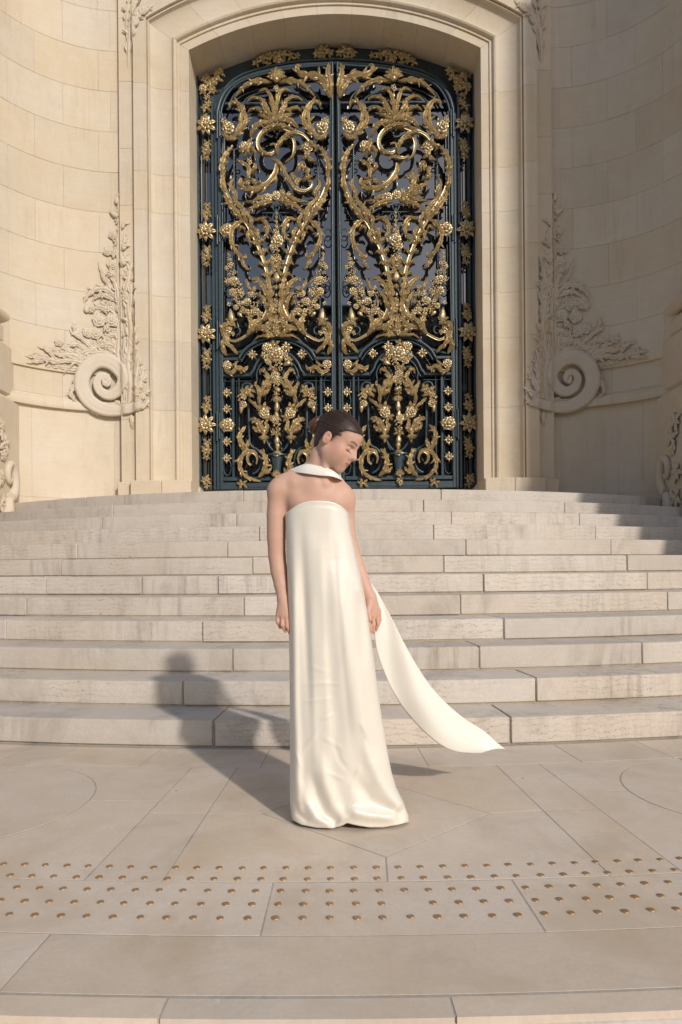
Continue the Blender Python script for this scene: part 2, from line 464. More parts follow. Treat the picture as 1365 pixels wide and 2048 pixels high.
# side bays with a round slab each
def side_bay(t_in, sgn, cen, rad):
    t_out = sgn*TL
    n = 40
    m0 = Vector(pol(rm, t_in, 0)[:2])
    circ = [cen+Vector((math.cos(a), math.sin(a)))*rad for a in [2*math.pi*k/n for k in range(n)]]
    slab(circ, 0.0004)
    # four surrounding slabs: quarter rings between the circle and the bay's edges
    corners = {'in_back': Vector(pol(RB, t_in, 0)[:2]), 'in_front': Vector(pol(RC, t_in, 0)[:2]), 'out_back': Vector(pol(RB, t_out, 0)[:2]), 'out_front': Vector(pol(RC, t_out, 0)[:2])}
    def quarter(a0, a1, edge):
        pts = [cen+Vector((math.cos(a0+(a1-a0)*k/10), math.sin(a0+(a1-a0)*k/10)))*(rad+0.001) for k in range(11)]
        slab(pts[::-1]+edge, rs.uniform(-.0004, .0004))
    ain = math.pi if sgn > 0 else 0.0
    d_in = Vector((-sgn, 0))
    p_in = Vector(pol(CY-cen.y, t_in, 0)[:2]); p_in = Vector(pol((CY-cen.y)/math.cos(t_in), t_in, 0)[:2])
    p_bk = Vector((cen.x, CY-math.sqrt(RB*RB-cen.x**2))); p_fr = Vector((cen.x, CY-math.sqrt(RC*RC-cen.x**2)))
    p_out = Vector(pol((CY-cen.y)/math.cos(t_out), t_out, 0)[:2])
    tc = math.atan2(cen.x, CY-p_bk.y); tf = math.atan2(cen.x, CY-p_fr.y)
    quarter(ain, math.pi/2, [p_in]+arc(RB, t_in, tc, 6))
    quarter(math.pi/2, math.pi-ain, arc(RB, tc, t_out, 6)+[p_out])
    quarter(math.pi-ain, -math.pi/2 if sgn < 0 or True else 0, [p_out]+arc(RC, t_out, tf, 6)) if sgn < 0 else quarter(0, -math.pi/2, [p_out]+arc(RC, t_out, tf, 6))
    quarter(-math.pi/2, ain if sgn < 0 else -math.pi, arc(RC, tf, t_in, 6)+[p_in])
def side_fix():
    pass
cR = G(1258, 1582); cR = Vector((cR.x+0.50, cR.y))
side_bay(tb[3], 1, cR, 0.50)
cLp = G(216, 1590); cLc = Vector((cLp.x-0.62, cLp.y-0.08))
def side_left(t_in, cen, rad):
    circ = [cen+Vector((math.cos(a), math.sin(a)))*rad for a in [2*math.pi*k/40 for k in range(40)]]
    slab(circ, 0.0006)
    t_out = -TL
    def q(a0, a1, edge):
        pts = [cen+Vector((math.cos(a0+(a1-a0)*k/10), math.sin(a0+(a1-a0)*k/10)))*(rad+0.001) for k in range(11)]
        slab(pts[::-1]+edge, rs.uniform(-.0004, .0004))
    p_in = Vector(pol((CY-cen.y)/math.cos(t_in), t_in, 0)[:2]); p_out = Vector(pol((CY-cen.y)/math.cos(t_out), t_out, 0)[:2])
    tc = -math.asin(-cen.x/RB); tf = -math.asin(-cen.x/RC)
    q(0, math.pi/2, [p_in]+arc(RB, t_in, tc, 6))
    q(math.pi/2, math.pi, arc(RB, tc, t_out, 6)+[p_out])
    q(math.pi, 1.5*math.pi, [p_out]+arc(RC, t_out, tf, 6))
    q(1.5*math.pi, 2*math.pi, arc(RC, tf, t_in, 6)+[p_in])
side_left(tb[0], cLc, 0.56)
# lower steps towards the street
mb = MB()
for k in range(3):
    mb.add(*arc_block(11.0, RF+0.004+0.34*k+0.002*k, -0.42, 0.42, -0.165*(k+1)-0.08, -0.165*k-(0.016 if k == 0 else 0), 0.012, n=40))
tag(mb.build('lower_steps', M_STEP), kind='structure')

# --- brass studs
M_BRASS = plain('brass', (0.42, 0.27, 0.15), 0.5, 0.6)
strip = empty('tactile_strip', (0, CY-13.8, 0.0))
tag(strip, 'five curved rows of small brass studs set in the paving near the front', 'tactile strip')
prof = [(0.0118, -0.004), (0.0118, 0.0010), (0.0110, 0.0022), (0.0085, 0.0032), (0.0045, 0.0037)]
sv, sf = loft([[(r*math.cos(a), r*math.sin(a), z) for a in [2*math.pi*k/14 for k in range(14)]] for r, z in prof])
stud_me = mesh('brass_stud', sv, sf, M_BRASS, 50)
for row, y in enumerate((1736, 1758, 1782, 1808, 1836)):
    r = CY-(CAM_H*FPX/(y-VPY))
    nst = 17 if row < 3 else 16
    for k in range(-nst, nst+2):
        th = (k-0.45)*0.0786/13.8*(1+0.004*row) + rs.uniform(-1, 1)*0.00018
        if row == 3 and k == 3: continue
        p = pol(r+rs.uniform(-.002, .002), th, 0.0)
        o = bpy.data.objects.new('brass_stud', stud_me); COL.objects.link(o)
        o.parent = strip
        o.location = Vector(p)-Vector(strip.location)+Vector((0, 0, 0.001))
        s = rs.uniform(0.92, 1.06); o.scale = (s, s, 1)
        o.rotation_euler = (rs.uniform(-.03, .03), rs.uniform(-.03, .03), rs.uniform(0, 6))
# ---------------------------------------------------------------- portal, niche walls, pedestals
YF = 10.30                     # front plane of the portal's inner arris
YG = 10.88                     # plane of the gate
OPEN_A = 2.202                 # half width of the opening
Z_K, Z_C = 8.891, 9.419        # springing and crown of the segmental arch
RISE_A = Z_C-Z_K
ARC_R = (OPEN_A**2+RISE_A**2)/(2*RISE_A)
ARC_Z = Z_C-ARC_R
Z_TOP = 10.9
# moulding profile: offset outwards, depth against YF (negative = towards the viewer)
def cove(o0, y0, o1, y1, n=7):
    out = []
    for k in range(n+1):
        a = math.pi/2*k/n
        out.append((o0+(o1-o0)*(1-math.cos(a)), y0+(y1-y0)*math.sin(a)) if False else (o0+(o1-o0)*math.sin(a), y0+(y1-y0)*(1-math.cos(a))))
    return out
PROFILE = [(0.0, 0.0), (0.125, 0.0), (0.127, -0.022), (0.165, -0.022), (0.168, -0.045), (0.182, -0.066), (0.205, -0.078), (0.228, -0.066), (0.240, -0.040), (0.262, -0.036)] \
    + cove(0.270, -0.034, 0.560, -0.125) + [(0.562, -0.150), (0.580, -0.150), (0.583, -0.128), (0.592, -0.128), (0.596, -0.185), (0.79, -0.185), (0.79, 0.66), (0.0, 0.66)]
def z_miter(o):
    return ARC_Z+math.sqrt((ARC_R+o)**2-(OPEN_A+o)**2)
def th_miter(o):
    return math.asin((OPEN_A+o)/(ARC_R+o))
portal = empty('stone_portal', (0, YF, LAND))
tag(portal, 'tall moulded limestone door surround with segmental arch framing the gilded gate', 'door surround')
def px_z(py, d=YF):
    return CAM_H+(VPY-py)*d/FPX
JZ = [2.36]+[px_z(y) for y in (820, 683, 593, 428, 352, 180)]
GAP = 0.0016
for s in (-1, 1):
    jz = JZ if s < 0 else [2.36]+[px_z(y) for y in (818, 680, 590, 500, 428, 340, 190)]
    for k in range(len(jz)):
        lo = jz[k]+GAP
        last = k == len(jz)-1
        ring0 = [(s*(OPEN_A+o), YF+y, lo) for o, y in PROFILE]
        ring1 = [(s*(OPEN_A+o), YF+y, (z_miter(o) if last else jz[k+1])-GAP) for o, y in PROFILE]
        if s > 0: ring0, ring1 = ring0[::-1], ring1[::-1]
        MB().add(*loft([ring0, ring1])).build('jamb_stone', M_WALL, portal, smooth=28)
NV = 9
for k in range(NV):
    f0, f1 = k/NV, (k+1)/NV
    rings = []
    for j in range(7):
        f = f0+(f1-f0)*j/6
        ring = []
        for o, y in PROFILE:
            t = -th_miter(o)+2*th_miter(o)*f
            g = GAP/(ARC_R+o)*(1 if j == 0 else -1 if j == 6 else 0)
            ring.append(((ARC_R+o)*math.sin(t+g), YF+y, ARC_Z+(ARC_R+o)*math.cos(t+g)))
        rings.append(ring)
    MB().add(*loft(rings)).build('voussoir', M_WALL, portal, smooth=28)
# mortar body behind the joints
def inner(prof, e=0.006):
    return [(o+(e if o < 0.02 else -e if o > 0.75 else 0), y+(e if y < 0.5 else -e)) for o, y in prof]
pi_ = inner(PROFILE)
for s in (-1, 1):
    r0 = [(s*(OPEN_A+o), YF+y, LAND) for o, y in pi_]; r1 = [(s*(OPEN_A+o), YF+y, z_miter(o)) for o, y in pi_]
    if s > 0: r0, r1 = r0[::-1], r1[::-1]
    MB().add(*loft([r0, r1])).build('mortar', M_JOINT, portal, smooth=28)
rings = []
for j in range(41):
    rings.append([((ARC_R+o)*math.sin((2*j/40-1)*th_miter(o)), YF+y, ARC_Z+(ARC_R+o)*math.cos((2*j/40-1)*th_miter(o))) for o, y in pi_])
MB().add(*loft(rings)).build('mortar', M_JOINT, portal, smooth=28)
# plinths
for s in (-1, 1):
    def bx(o0, o1, y0, y1, z0, z1, nm='plinth', bev=0.012):
        xs = sorted((s*(OPEN_A+o0), s*(OPEN_A+o1)))
        MB().box((xs[0], YF+y0, z0), (xs[1], YF+y1, z1), bev).build(nm, M_WALL, portal, smooth=28)
    bx(-0.035, 0.40, -0.262, 0.30, LAND-0.02, 2.372)
    bx(0.403, 0.855, -0.262, 0.30, LAND-0.02, 2.370)
    bx(0.858, 1.075, -0.165, 0.35, LAND-0.02, 2.360)
    # the lower reveal block with a splayed top
    xs = [s*(OPEN_A-0.062), s*(OPEN_A+0.05)]
    prof_ = [(xs[0], LAND-0.02), (xs[0], 2.30), (xs[0]+s*0.055, 2.372), (xs[1], 2.372), (xs[1], LAND-0.02)]
    ra = [(x, YF+0.30, z) for x, z in prof_]; rb = [(x, YF+0.62, z) for x, z in prof_]
    if s > 0: ra, rb = ra, rb
    MB().add(*loft([ra, rb])).build('plinth', M_WALL, portal, smooth=28, fix=True)
# flat outer strips, in stones
PZ = [2.36, 3.30, 4.62, 5.45, 6.50, 7.35, 8.35, 9.30, 10.2, Z_TOP]
for s in (-1, 1):
    for a, b in zip(PZ[:-1], PZ[1:]):
        xs = sorted((s*(OPEN_A+0.75), s*(OPEN_A+1.03)))
        dz = 0.12 if s > 0 else 0
        MB().box((xs[0], YF-0.105, a+(dz if a > 2.4 else 0)+0.001), (xs[1], YF+0.5, b+dz-0.001), 0.003).build('strip_stone', M_WALL, portal, smooth=28)
# spandrel above the arch
o_s = 0.70
nx = 40
front, back = [], []
xs = np.linspace(-(OPEN_A+0.745), OPEN_A+0.745, nx+1)
v, f = [], []
for x in xs:
    zb = ARC_Z+math.sqrt((ARC_R+o_s)**2-x*x) if abs(x) < OPEN_A+o_s else z_miter(o_s)-0.05
    v += [(x, YF-0.103, zb), (x, YF-0.103, Z_TOP), (x, YF+0.5, Z_TOP), (x, YF+0.5, zb)]
for k in range(nx):
    a, b = 4*k, 4*k+4
    f += [(a, b, b+1, a+1), (a+1, b+1, b+2, a+2), (a+2, b+2, b+3, a+3), (a+3, b+3, b, a)]
MB().add(v, f).build('spandrel', M_WALL, portal, smooth=28)

# --- niche walls (quarter cylinders) built of ashlar
NX, NR = OPEN_A+1.03, 1.67
NYC = 10.275-NR
def nich(s, r, a, z):          # a = 0 next to the portal, pi/2 towards the viewer
    return (s*(NX+r*math.sin(a)), NYC+r*math.cos(a), z)
def nich_a(px, py, r, s):
    u, v = unroll(px, py); k = abs(u)/FPX
    # ray x = k*y ; circle
    A = k*k+1; B = -2*(k*NX+NYC); C = NX*NX+NYC*NYC-r*r
    y = (-B+math.sqrt(max(B*B-4*A*C, 0)))/(2*A)
    return math.atan2(k*y-NX, y-NYC)
def nich_block(s, r, a0, a1, z0, z1, thick=0.16, bev=0.0025, gap=0.001, n=None, prof=None):
    a0 += gap/r; a1 -= gap/r
    n = n or max(2, int((a1-a0)*r/0.12))
    sec = prof or [(r+bev, z0), (r, z0+bev), (r, z1-bev), (r+bev, z1), (r+thick, z1), (r+thick, z0)]
    e = bev/r
    ths = [a0+(a1-a0)*k/n for k in range(n+1)]
    rings = [[nich(s, q[0], t, q[1]) for q in sec] for t in ths]
    if s < 0: rings = [r_[::-1] for r_ in rings]
    return loft(rings)
CZ0 = 3.994                    # foot of the ashlar above the frieze
COURSE = 0.608
sideword = {-1: 'left', 1: 'right'}
for s in (-1, 1):
    wall = link('niche_wall', mesh('niche_wall', *nich_block(s, NR+0.045, -0.02, math.pi/2, LAND-0.1, Z_TOP, 0.4, n=24), mat=M_JOINT, smooth=30))
    tag(wall, 'sunlit curved ashlar wall left of the gate' if s < 0 else 'shaded curved ashlar wall right of the gate', 'wall')
    A = [0.0]+sorted([nich_a(198, 300, NR, s), nich_a(70, 300, NR, s), nich_a(-40, 300, NR, s)])+[math.pi/2]
    B = [0.0]+sorted([nich_a(222, 300, NR, s), nich_a(127, 300, NR, s), nich_a(16, 300, NR, s)])+[math.pi/2]
    z = CZ0; k = 0
    while z < Z_TOP-0.01:
        z1 = min(z+COURSE, Z_TOP)
        js = A if k % 2 else B
        for a, b in zip(js[:-1], js[1:]):
            if (b-a)*NR < 0.04: continue
            MB().add(*nich_block(s, NR+rs.uniform(-.0008, .0008), a, b, z+0.0012, z1-0.0012)).build('ashlar_block', M_WALL, wall, smooth=30)
        z = z1; k += 1
    # frieze between the two mouldings
    fa = [0.0, nich_a(126, 770, NR, s), math.pi/2]
    for a, b in zip(fa[:-1], fa[1:]):
        MB().add(*nich_block(s, NR+0.03, a, b, 3.618, CZ0+0.02, 0.14)).build('frieze_block', M_WALL, wall, smooth=30)
    # upper edge: small drip under the ashlar
    MB().add(*nich_block(s, NR, 0, math.pi/2, 0, 0, n=24, prof=[(NR+0.03, CZ0-0.012), (NR-0.004, CZ0-0.012), (NR-0.004, CZ0+0.001), (NR+0.03, CZ0+0.001)])).build('drip_edge', M_WALL, wall, smooth=30)
    # lower string course
    sc = [(NR+0.08, 3.436), (NR-0.026, 3.436), (NR-0.030, 3.445), (NR-0.028, 3.535), (NR-0.022, 3.545), (NR-0.012, 3.548), (NR-0.010, 3.575), (NR+0.012, 3.590), (NR+0.03, 3.616), (NR+0.10, 3.616)]
    for a, b in ((0.0, fa[1]), (fa[1], math.pi/2)):
        MB().add(*nich_block(s, NR, a, b, 0, 0, n=12, prof=sc)).build('string_course', M_WALL, wall, smooth=30)
    # plain panel below
    pa = [0.0, nich_a(228, 900, NR, s), nich_a(66, 900, NR, s), math.pi/2]
    for a, b in zip(pa[:-1], pa[1:]):
        MB().add(*nich_block(s, NR+0.035, a, b, 2.12, 3.445, 0.12)).build('panel_slab', M_WALL, wall, smooth=30)
    pb = [0.0, nich_a(124, 990, NR, s), math.pi/2]
    for a, b in zip(pb[:-1], pb[1:]):
        MB().add(*nich_block(s, NR+0.030, a, b, LAND-0.05, 2.118, 0.12)).build('base_slab', M_WALL, wall, smooth=30)
    # flat return next to the portal strip
    xs = sorted((s*(NX-0.06), s*(NX+0.002)))

# --- pedestals at the ends of the niche
for s in (-1, 1):
    d = 9.15
    root = empty('pedestal', (s*5.0, 9.4, 1.65))
    tag(root, ('sunlit' if s < 0 else 'shaded')+' stone pedestal with roll moulding at the '+sideword[s]+' edge of the steps', 'pedestal')
    xin = 4.53
    levels = [(1.62, 2.6, xin, 0.012), (2.6, 4.02, xin-0.005+0.02, 0.012)]
    def pbox(x_in, y0, z0, z1, nm, bev=0.03):
        xs = sorted((s*x_in, s*(x_in+1.5)))
        return MB().box((xs[0], y0, z0), (xs[1], 10.15, z1), bev).build(nm, M_CARVE, root, smooth=30)
    pbox(xin, 8.80, 1.60, 3.47, 'die', 0.06)
    pbox(xin+0.045, 8.86, 3.472, 4.22, 'die', 0.05)
    pbox(xin+0.11, 8.93, 4.222, 4.48, 'die', 0.03)
    # roll
    zz = 4.60; rr = 0.085
    pts = [(s*(xin+0.10+1.3), 8.93, zz), (s*(xin+0.21), 8.93, zz), (s*(xin+0.16), 8.96, zz), (s*(xin+0.14), 9.02, zz), (s*(xin+0.14), 10.1, zz)]
    mb = MB(); mb.tube(catmull(pts, 30), rr, 14)
    mb.build('roll_moulding', M_CARVE, root, smooth=50)
    pbox(xin+0.2, 9.0, 4.66, 5.1, 'die', 0.03)
# --- unseen piers beyond the frame, shaped to shadow the right wall; left one mirrored
for s in (-1, 1):
    pier = empty('unseen_pier', (s*6.4, 5.0, -0.5))
    tag(pier, 'unseen battered limestone pier added with a shadow-fitted profile, '+('on the left' if s < 0 else 'on the right'), 'pier')
    prof_ = [(4.62, -0.5), (4.62, 1.3), (5.0, 2.75), (5.40, 4.3), (5.70, 5.2), (6.08, 5.95), (6.08, 13.0), (9.0, 13.0), (9.0, -0.5)]
    ra = [(s*x, 4.2, z) for x, z in prof_]; rb = [(s*x, 5.0, z) for x, z in prof_]
    MB().add(*loft([ra, rb])).build('pier_shaft', M_WALL, pier, smooth=28, fix=True)

# --- body of the building behind the portal
core = MB()
core.box((-9, YG+0.30, -0.5), (9, YG+4, 14.0))
core.box((-9, NYC+0.2, LAND-0.3), (-(NX+NR+0.3), YG+0.295, 14.0)); core.box((NX+NR+0.3, NYC+0.2, LAND-0.3), (9, YG+0.295, 14.0))
tag(core.build('building_wall', plain('shaded_core', (0.30, 0.25, 0.19), 0.9), smooth=False), 'massive stone building body behind the arched portal', 'building')
# ---------------------------------------------------------------- ornament generators (plane x-z, standing out towards -y)
def leaflet(b, d, L, w, y0, up, curl, side=1):
    """one pointed, keeled finger of a leaf: b base, d direction (2D), curl bends it sideways"""
    nrm = np.array((-d[1], d[0]))
    rings = []
    for t, ww in ((0.0, 0.45), (0.22, 0.85), (0.48, 1.0), (0.74, 0.78), (0.93, 0.38), (1.0, 0.08)):
        c = b+d*L*t+nrm*curl*L*t*t
        h = w*ww
        y = y0+up*math.sin(math.pi*(0.1+0.75*t))
        row = []
        for q, hh in ((-1, 0.0), (-0.62, 0.55), (-0.16, 0.95), (0.16, 0.80), (0.6, 0.42), (1, 0.0), (0.0, -0.35)):
            p = c+nrm*h*q
            row.append((p[0], -(y+h*hh), p[1]))
        rings.append(row)
    return loft(rings)
def acan_geo(P2, W, lobes=5, d0=0.02, bulge=0.05, base=0.35, tip=0.55, lean=0.5, asym=0.0, relief=1.0, fat=0.86, rib=1.0, fingers=True):
    """an acanthus leaf: a fluted, scallop-edged blade with a few fingers splitting off"""
    W = W*fat
    lobes = max(3, int(round(lobes*0.8)))
    N = lobes*6+1
    C = catmull(P2, N)
    T = np.gradient(C, axis=0); T /= np.linalg.norm(T, axis=1)[:, None]+1e-12
    Nn = np.stack([-T[:, 1], T[:, 0]], 1)
    total = np.linalg.norm(np.diff(C, axis=0), axis=1).sum()
    def env(t): return max(W*0.06, W*(base+(1-base)*min(1, t/0.28)**0.8)*max(0.0, 1-t)**tip)
    Q = [-1, -0.78, -0.50, -0.22, 0, 0.22, 0.50, 0.78, 1]
    HQ = [0.0, 0.42, 0.20, 0.62, 0.84, 0.62, 0.20, 0.42, 0.0]
    rings = []
    for i in range(N):
        t = i/(N-1); e = env(t)
        ph = (t*lobes) % 1.0 if i < N-1 else 1.0
        sc = 0.52+0.48*math.sin(math.pi*ph**0.75)
        fr = []
        for q, h in zip(Q, HQ):
            aq = abs(q)
            wq = e*q*(1+(sc-1)*aq**2)
            p = C[i]+Nn[i]*wq+T[i]*e*lean*aq**2*sc
            y = d0+bulge*math.sin(math.pi*t)+relief*e*(h+0.22*(sc-0.58)*aq)
            fr.append((p[0], -y, p[1]))
        yb = d0-0.012-0.2*e+bulge*0.6*math.sin(math.pi*t)
        bk = [(C[i][0]+Nn[i][0]*e*q*0.75*sc, -yb, C[i][1]+Nn[i][1]*e*q*0.75*sc) for q in (1, -1)]
        rings.append(fr+bk)
    mb = MB(); mb.add(*loft(rings))
    if fingers and lobes >= 3:
        k = 0
        for t in ((0.20, 0.42, 0.62, 0.80) if lobes > 4 else (0.22, 0.48, 0.72) if lobes > 3 else (0.3, 0.62)):
            i = min(int(t*(N-1)), N-2); e = env(t)
            for sd in (-1, 1):
                k += 1
                if lobes <= 3 and k % 2: continue
                a = math.radians(44-14*t)*sd
                d = np.array((T[i][0]*math.cos(a)-T[i][1]*math.sin(a), T[i][0]*math.sin(a)+T[i][1]*math.cos(a)))
                L = min(max(1.5*e, 0.16*total), 2.3*e)
                mb.add(*leaflet(C[i]+Nn[i]*e*0.30*sd, d, L, e*0.40, d0+bulge*math.sin(math.pi*t), 0.30*e*relief, (-0.30 if k % 3 else 0.35)*sd))
    return mb.v, mb.f
def strap_geo(P2, W, d0=0.03, bulge=0.05, taper=(0.8, 0.5), n=36, rel=1.0):
    C = catmull(P2, n)
    T = np.gradient(C, axis=0); T /= np.linalg.norm(T, axis=1)[:, None]+1e-12
    Nn = np.stack([-T[:, 1], T[:, 0]], 1)
    Q = np.linspace(-1, 1, 9)
    rings = []
    for i in range(n):
        t = i/(n-1)
        w = W*(taper[0]+(1-taper[0])*math.sin(math.pi*min(1, t*1.2)/1.0 if t < 0.5 else math.pi/2))*(1 if t < 0.6 else 1-(1-taper[1])*(t-0.6)/0.4)
        fr = []
        for q in Q:
            y = d0+bulge*math.sin(math.pi*t)+rel*w*(0.30+0.55*abs(math.cos(q*math.pi*1.5))-0.35*q*q)
            p = C[i]+Nn[i]*w*q
            fr.append((p[0], -y, p[1]))
        bk = [(C[i][0]+Nn[i][0]*w*q, -(d0-0.01+bulge*0.5*math.sin(math.pi*t)), C[i][1]+Nn[i][1]*w*q) for q in (1, -1)]
        rings.append(fr+bk)
    return loft(rings)
def petal_geo(L, W, ang, up0, up1, curl, notch=0.0, seg=5):
    """petal pointing out at angle ang in the x-z plane"""
    ca, sa = math.cos(ang), math.sin(ang)
    rings = []
    for i in range(seg+1):
        t = i/seg
        w = W*math.sin(math.pi*(0.12+0.83*t)**0.9)*(1.0 if t < 0.98 else 0.6)
        r = L*(0.12+0.88*t)
        y = up0+(up1-up0)*math.sin(math.pi*min(1, t*1.05)*0.62)-curl*t**3
        row = []
        for q in (-1, -0.5, 0, 0.5, 1):
            yy = y+(0.30*W*(1-abs(q))-0.22*W*(1 if abs(q) == 0.5 else 0))
            rr = r-notch*L*(t**4)*(0.0 if q in (-0.5, 0.5) else 0.25)
            row.append((rr*ca-q*w*sa, -yy, rr*sa+q*w*ca))
        row += [((r*0.97)*ca-q*w*0.9*sa, -(y-0.10*L), (r*0.97)*sa+q*w*0.9*ca) for q in (1, -1)]
        rings.append(row)
    return loft(rings)
def rosette_mesh(name, mat, n=6, layers=2, pointed=False, seed=1):
    r = random.Random(seed); mb = MB()
    for L in range(layers):
        s = 1.0-0.36*L
        for k in range(n):
            a = 2*math.pi*(k+0.5*L)/n+r.uniform(-.08, .08)
            mb.add(*petal_geo(s*r.uniform(0.92, 1.06), s*(0.26 if pointed else 0.40)*6/n*1.05, a, 0.08+0.16*L, 0.30+0.20*L, 0.22, 0.5 if not pointed else 0))
    mb.ball((0, -0.42, 0), 0.20, 2)
    for k in range(6):
        a = k*math.pi/3
        mb.ball((0.14*math.cos(a), -0.53, 0.14*math.sin(a)), 0.075, 1)
    return mesh(name, mb.v, mb.f, mat, 65, fix=True)
def star_mesh(name, mat):
    mb = MB()
    for k in range(8):
        a = k*math.pi/4
        mb.add(*petal_geo(1.0 if k % 2 == 0 else 0.86, 0.17, a, 0.1, 0.28, 0.15))
    mb.ball((0, -0.3, 0), 0.30, 2)
    for k in range(4):
        a = k*math.pi/2+math.pi/4
        mb.ball((0.55*math.cos(a), -0.28, 0.55*math.sin(a)), 0.16, 1)
    return mesh(name, mb.v, mb.f, mat, 65, fix=True)
def bunch_mesh(name, mat, n=26, seed=1, elong=1.3, rr=(0.16, 0.26)):
    r = random.Random(seed); mb = MB()
    for k in range(n):
        a = r.uniform(0, 6.283); q = math.sqrt(r.random())
        x = q*math.cos(a); z = q*math.sin(a)*elong
        x *= 1-0.25*max(0, -z)
        y = -0.45*math.sqrt(max(0, 1-q*q))-r.uniform(0.0, 0.14)
        mb.ball((x*0.8, y, z*0.8), r.uniform(*rr), 1 if n > 30 else 2)
    return mesh(name, mb.v, mb.f, mat, True)
def sprig_mesh(name, mat, seed=1, n=5):
    """a small bunch of lobed leaves round a bud"""
    r = random.Random(seed); mb = MB()
    for k in range(n):
        a = math.pi/2+(k-(n-1)/2)*(1.15 if n < 6 else 0.95)+r.uniform(-.15, .15)
        L = r.uniform(0.75, 1.1)
        bend = r.uniform(-0.3, 0.3)
        P = [(0.08*math.cos(a), 0.08*math.sin(a)), (0.5*L*math.cos(a+bend*0.4), 0.5*L*math.sin(a+bend*0.4)), (L*math.cos(a+bend), L*math.sin(a+bend))]
        mb.add(*acan_geo(P, 0.34, 3, 0.05+0.04*(k % 2), 0.16, 0.3, 0.5, 0.5))
    mb.ball((0, -0.22, 0), 0.20, 2)
    mb.ball((0.2, -0.2, -0.12), 0.14, 1); mb.ball((-0.17, -0.2, -0.15), 0.15, 1)
    return mesh(name, mb.v, mb.f, mat, 55, fix=True)
def palm_mesh(name, mat, n=7, spread=1.15):
    mb = MB()
    for k in range(n):
        a = math.pi/2+(k-(n-1)/2)/((n-1)/2)*spread
        L = 1.0-0.25*abs(k-(n-1)/2)/((n-1)/2)
        P = [(0.05*math.cos(a), 0.05*math.sin(a)), (0.5*L*math.cos(a), 0.55*L*math.sin(a)), (L*math.cos(a*1.0), L*math.sin(a))]
        mb.add(*acan_geo(P, 0.22, 3, 0.06+0.03*(k % 2), 0.18, 0.45, 0.5, 0.4))
    mb.ball((0, -0.16, 0.02), 0.2, 2)
    return mesh(name, mb.v, mb.f, mat, 55, fix=True)
def bud_mesh(name, mat):
    mb = MB()
    prof = [(0.12, -1.0), (0.42, -0.78), (0.55, -0.35), (0.46, 0.1), (0.3, 0.5), (0.10, 0.95)]
    n = 18
    mb.add(*loft([[(r*(1+0.14*math.cos(6*a))*math.cos(a), -0.25-r*(1+0.14*math.cos(6*a))*math.sin(a)*0.8, z) for a in [2*math.pi*k/n for k in range(n)]] for r, z in prof]))
    return mesh(name, mb.v, mb.f, mat, True, fix=True)
KIT = {}
def make_kit(mat):
    return {'rosette': rosette_mesh('rosette', mat, 6, 2, False, 3), 'rosette8': rosette_mesh('rosette', mat, 8, 2, True, 5), 'flower': rosette_mesh('flower', mat, 5, 2, False, 9),
            'star': star_mesh('star_flower', mat), 'bunch': bunch_mesh('fruit_bunch', mat, 26, 2), 'bunch2': bunch_mesh('fruit_bunch', mat, 34, 4, 1.6, (0.12, 0.2)),
            'sprig': sprig_mesh('leaf_sprig', mat, 2, 5), 'sprig2': sprig_mesh('leaf_sprig', mat, 6, 6), 'palm': palm_mesh('palmette', mat), 'bud': bud_mesh('bud', mat)}
KG = make_kit(M_GOLD)
KS = make_kit(M_CARVE)

# ---------------------------------------------------------------- the gilded gate
MPP = YG/FPX
def gxy(px, py):
    u, v = unroll(px, py)
    return (u-1.7)*MPP, CAM_H+v*MPP
AX = gxy(556, 600)[0]
def lx(px, py):
    x, z = gxy(px, py); return x-AX, z

gate = {}
for s in (-1, 1):
    gate[s] = empty('gate_leaf', (s*0.94, YG, LAND))
    tag(gate[s], ('left' if s < 0 else 'right')+' leaf of the dark iron gate with gilded acanthus scrolls over glass', 'gate', 'pair of gilded gate leaves')
side = {}
for s in (-1, 1):
    side[s] = empty('gate_side_panel', (s*2.05, YG, LAND))
    tag(side[s], 'narrow fixed iron strip with gilded rosettes '+('left' if s < 0 else 'right')+' of the gate leaves', 'gate panel', 'fixed strips beside the gate')
overdoor = empty('gate_overdoor', (0, YG, 8.9))
tag(overdoor, 'dark arched iron band with gilded leaf clusters above the gate leaves', 'gate panel')

def world_pts(P2, s, dx):      # leaf-local metre coords -> world x for leaf s
    return [((dx+s_*p[0]), p[1]) for p in P2 for s_ in (s,)]
def emit(geo, name, parent, mat, flip, smooth=65):
    v, f = geo
    if flip: f = [q[::-1] for q in f]
    MB().add(v, f).build(name, mat, parent, smooth=smooth, fix=True)
def leaf_variants(mirror, mono):
    if mono in (-2, 2):
        q = mono//2
        return [(q, lambda x, q=q: q*abs(AX)+x, False)]
    """(gate side, x map) for every place a left-leaf shape goes"""
    out = []
    for s in (-1, 1):
        if mono: out.append((s, lambda x, s=s: s*abs(AX)+x, False))
        else:
            out.append((s, lambda x, s=s: s*(abs(AX)-x) if s > 0 else -abs(AX)+x, s > 0))
            if mirror: out.append((s, lambda x, s=s: s*(abs(AX)+x) if s > 0 else -abs(AX)-x, s < 0))
    return out
def shift_geo(geo):
    v, f = geo
    return [(p[0], p[1]+YG, p[2]) for p in v], f
def A_(pts, w, lobes=5, mirror=True, mono=False, d0=0.05, bulge=0.06, name='acanthus_leaf', **kw):
    L = [lx(*p) for p in pts]
    for s, fx, flip in leaf_variants(mirror, mono):
        P = [(fx(x), z) for x, z in L]
        emit(shift_geo(acan_geo(P, w*MPP, lobes, d0, bulge, **kw)), name, gate[s], M_GOLD, False)
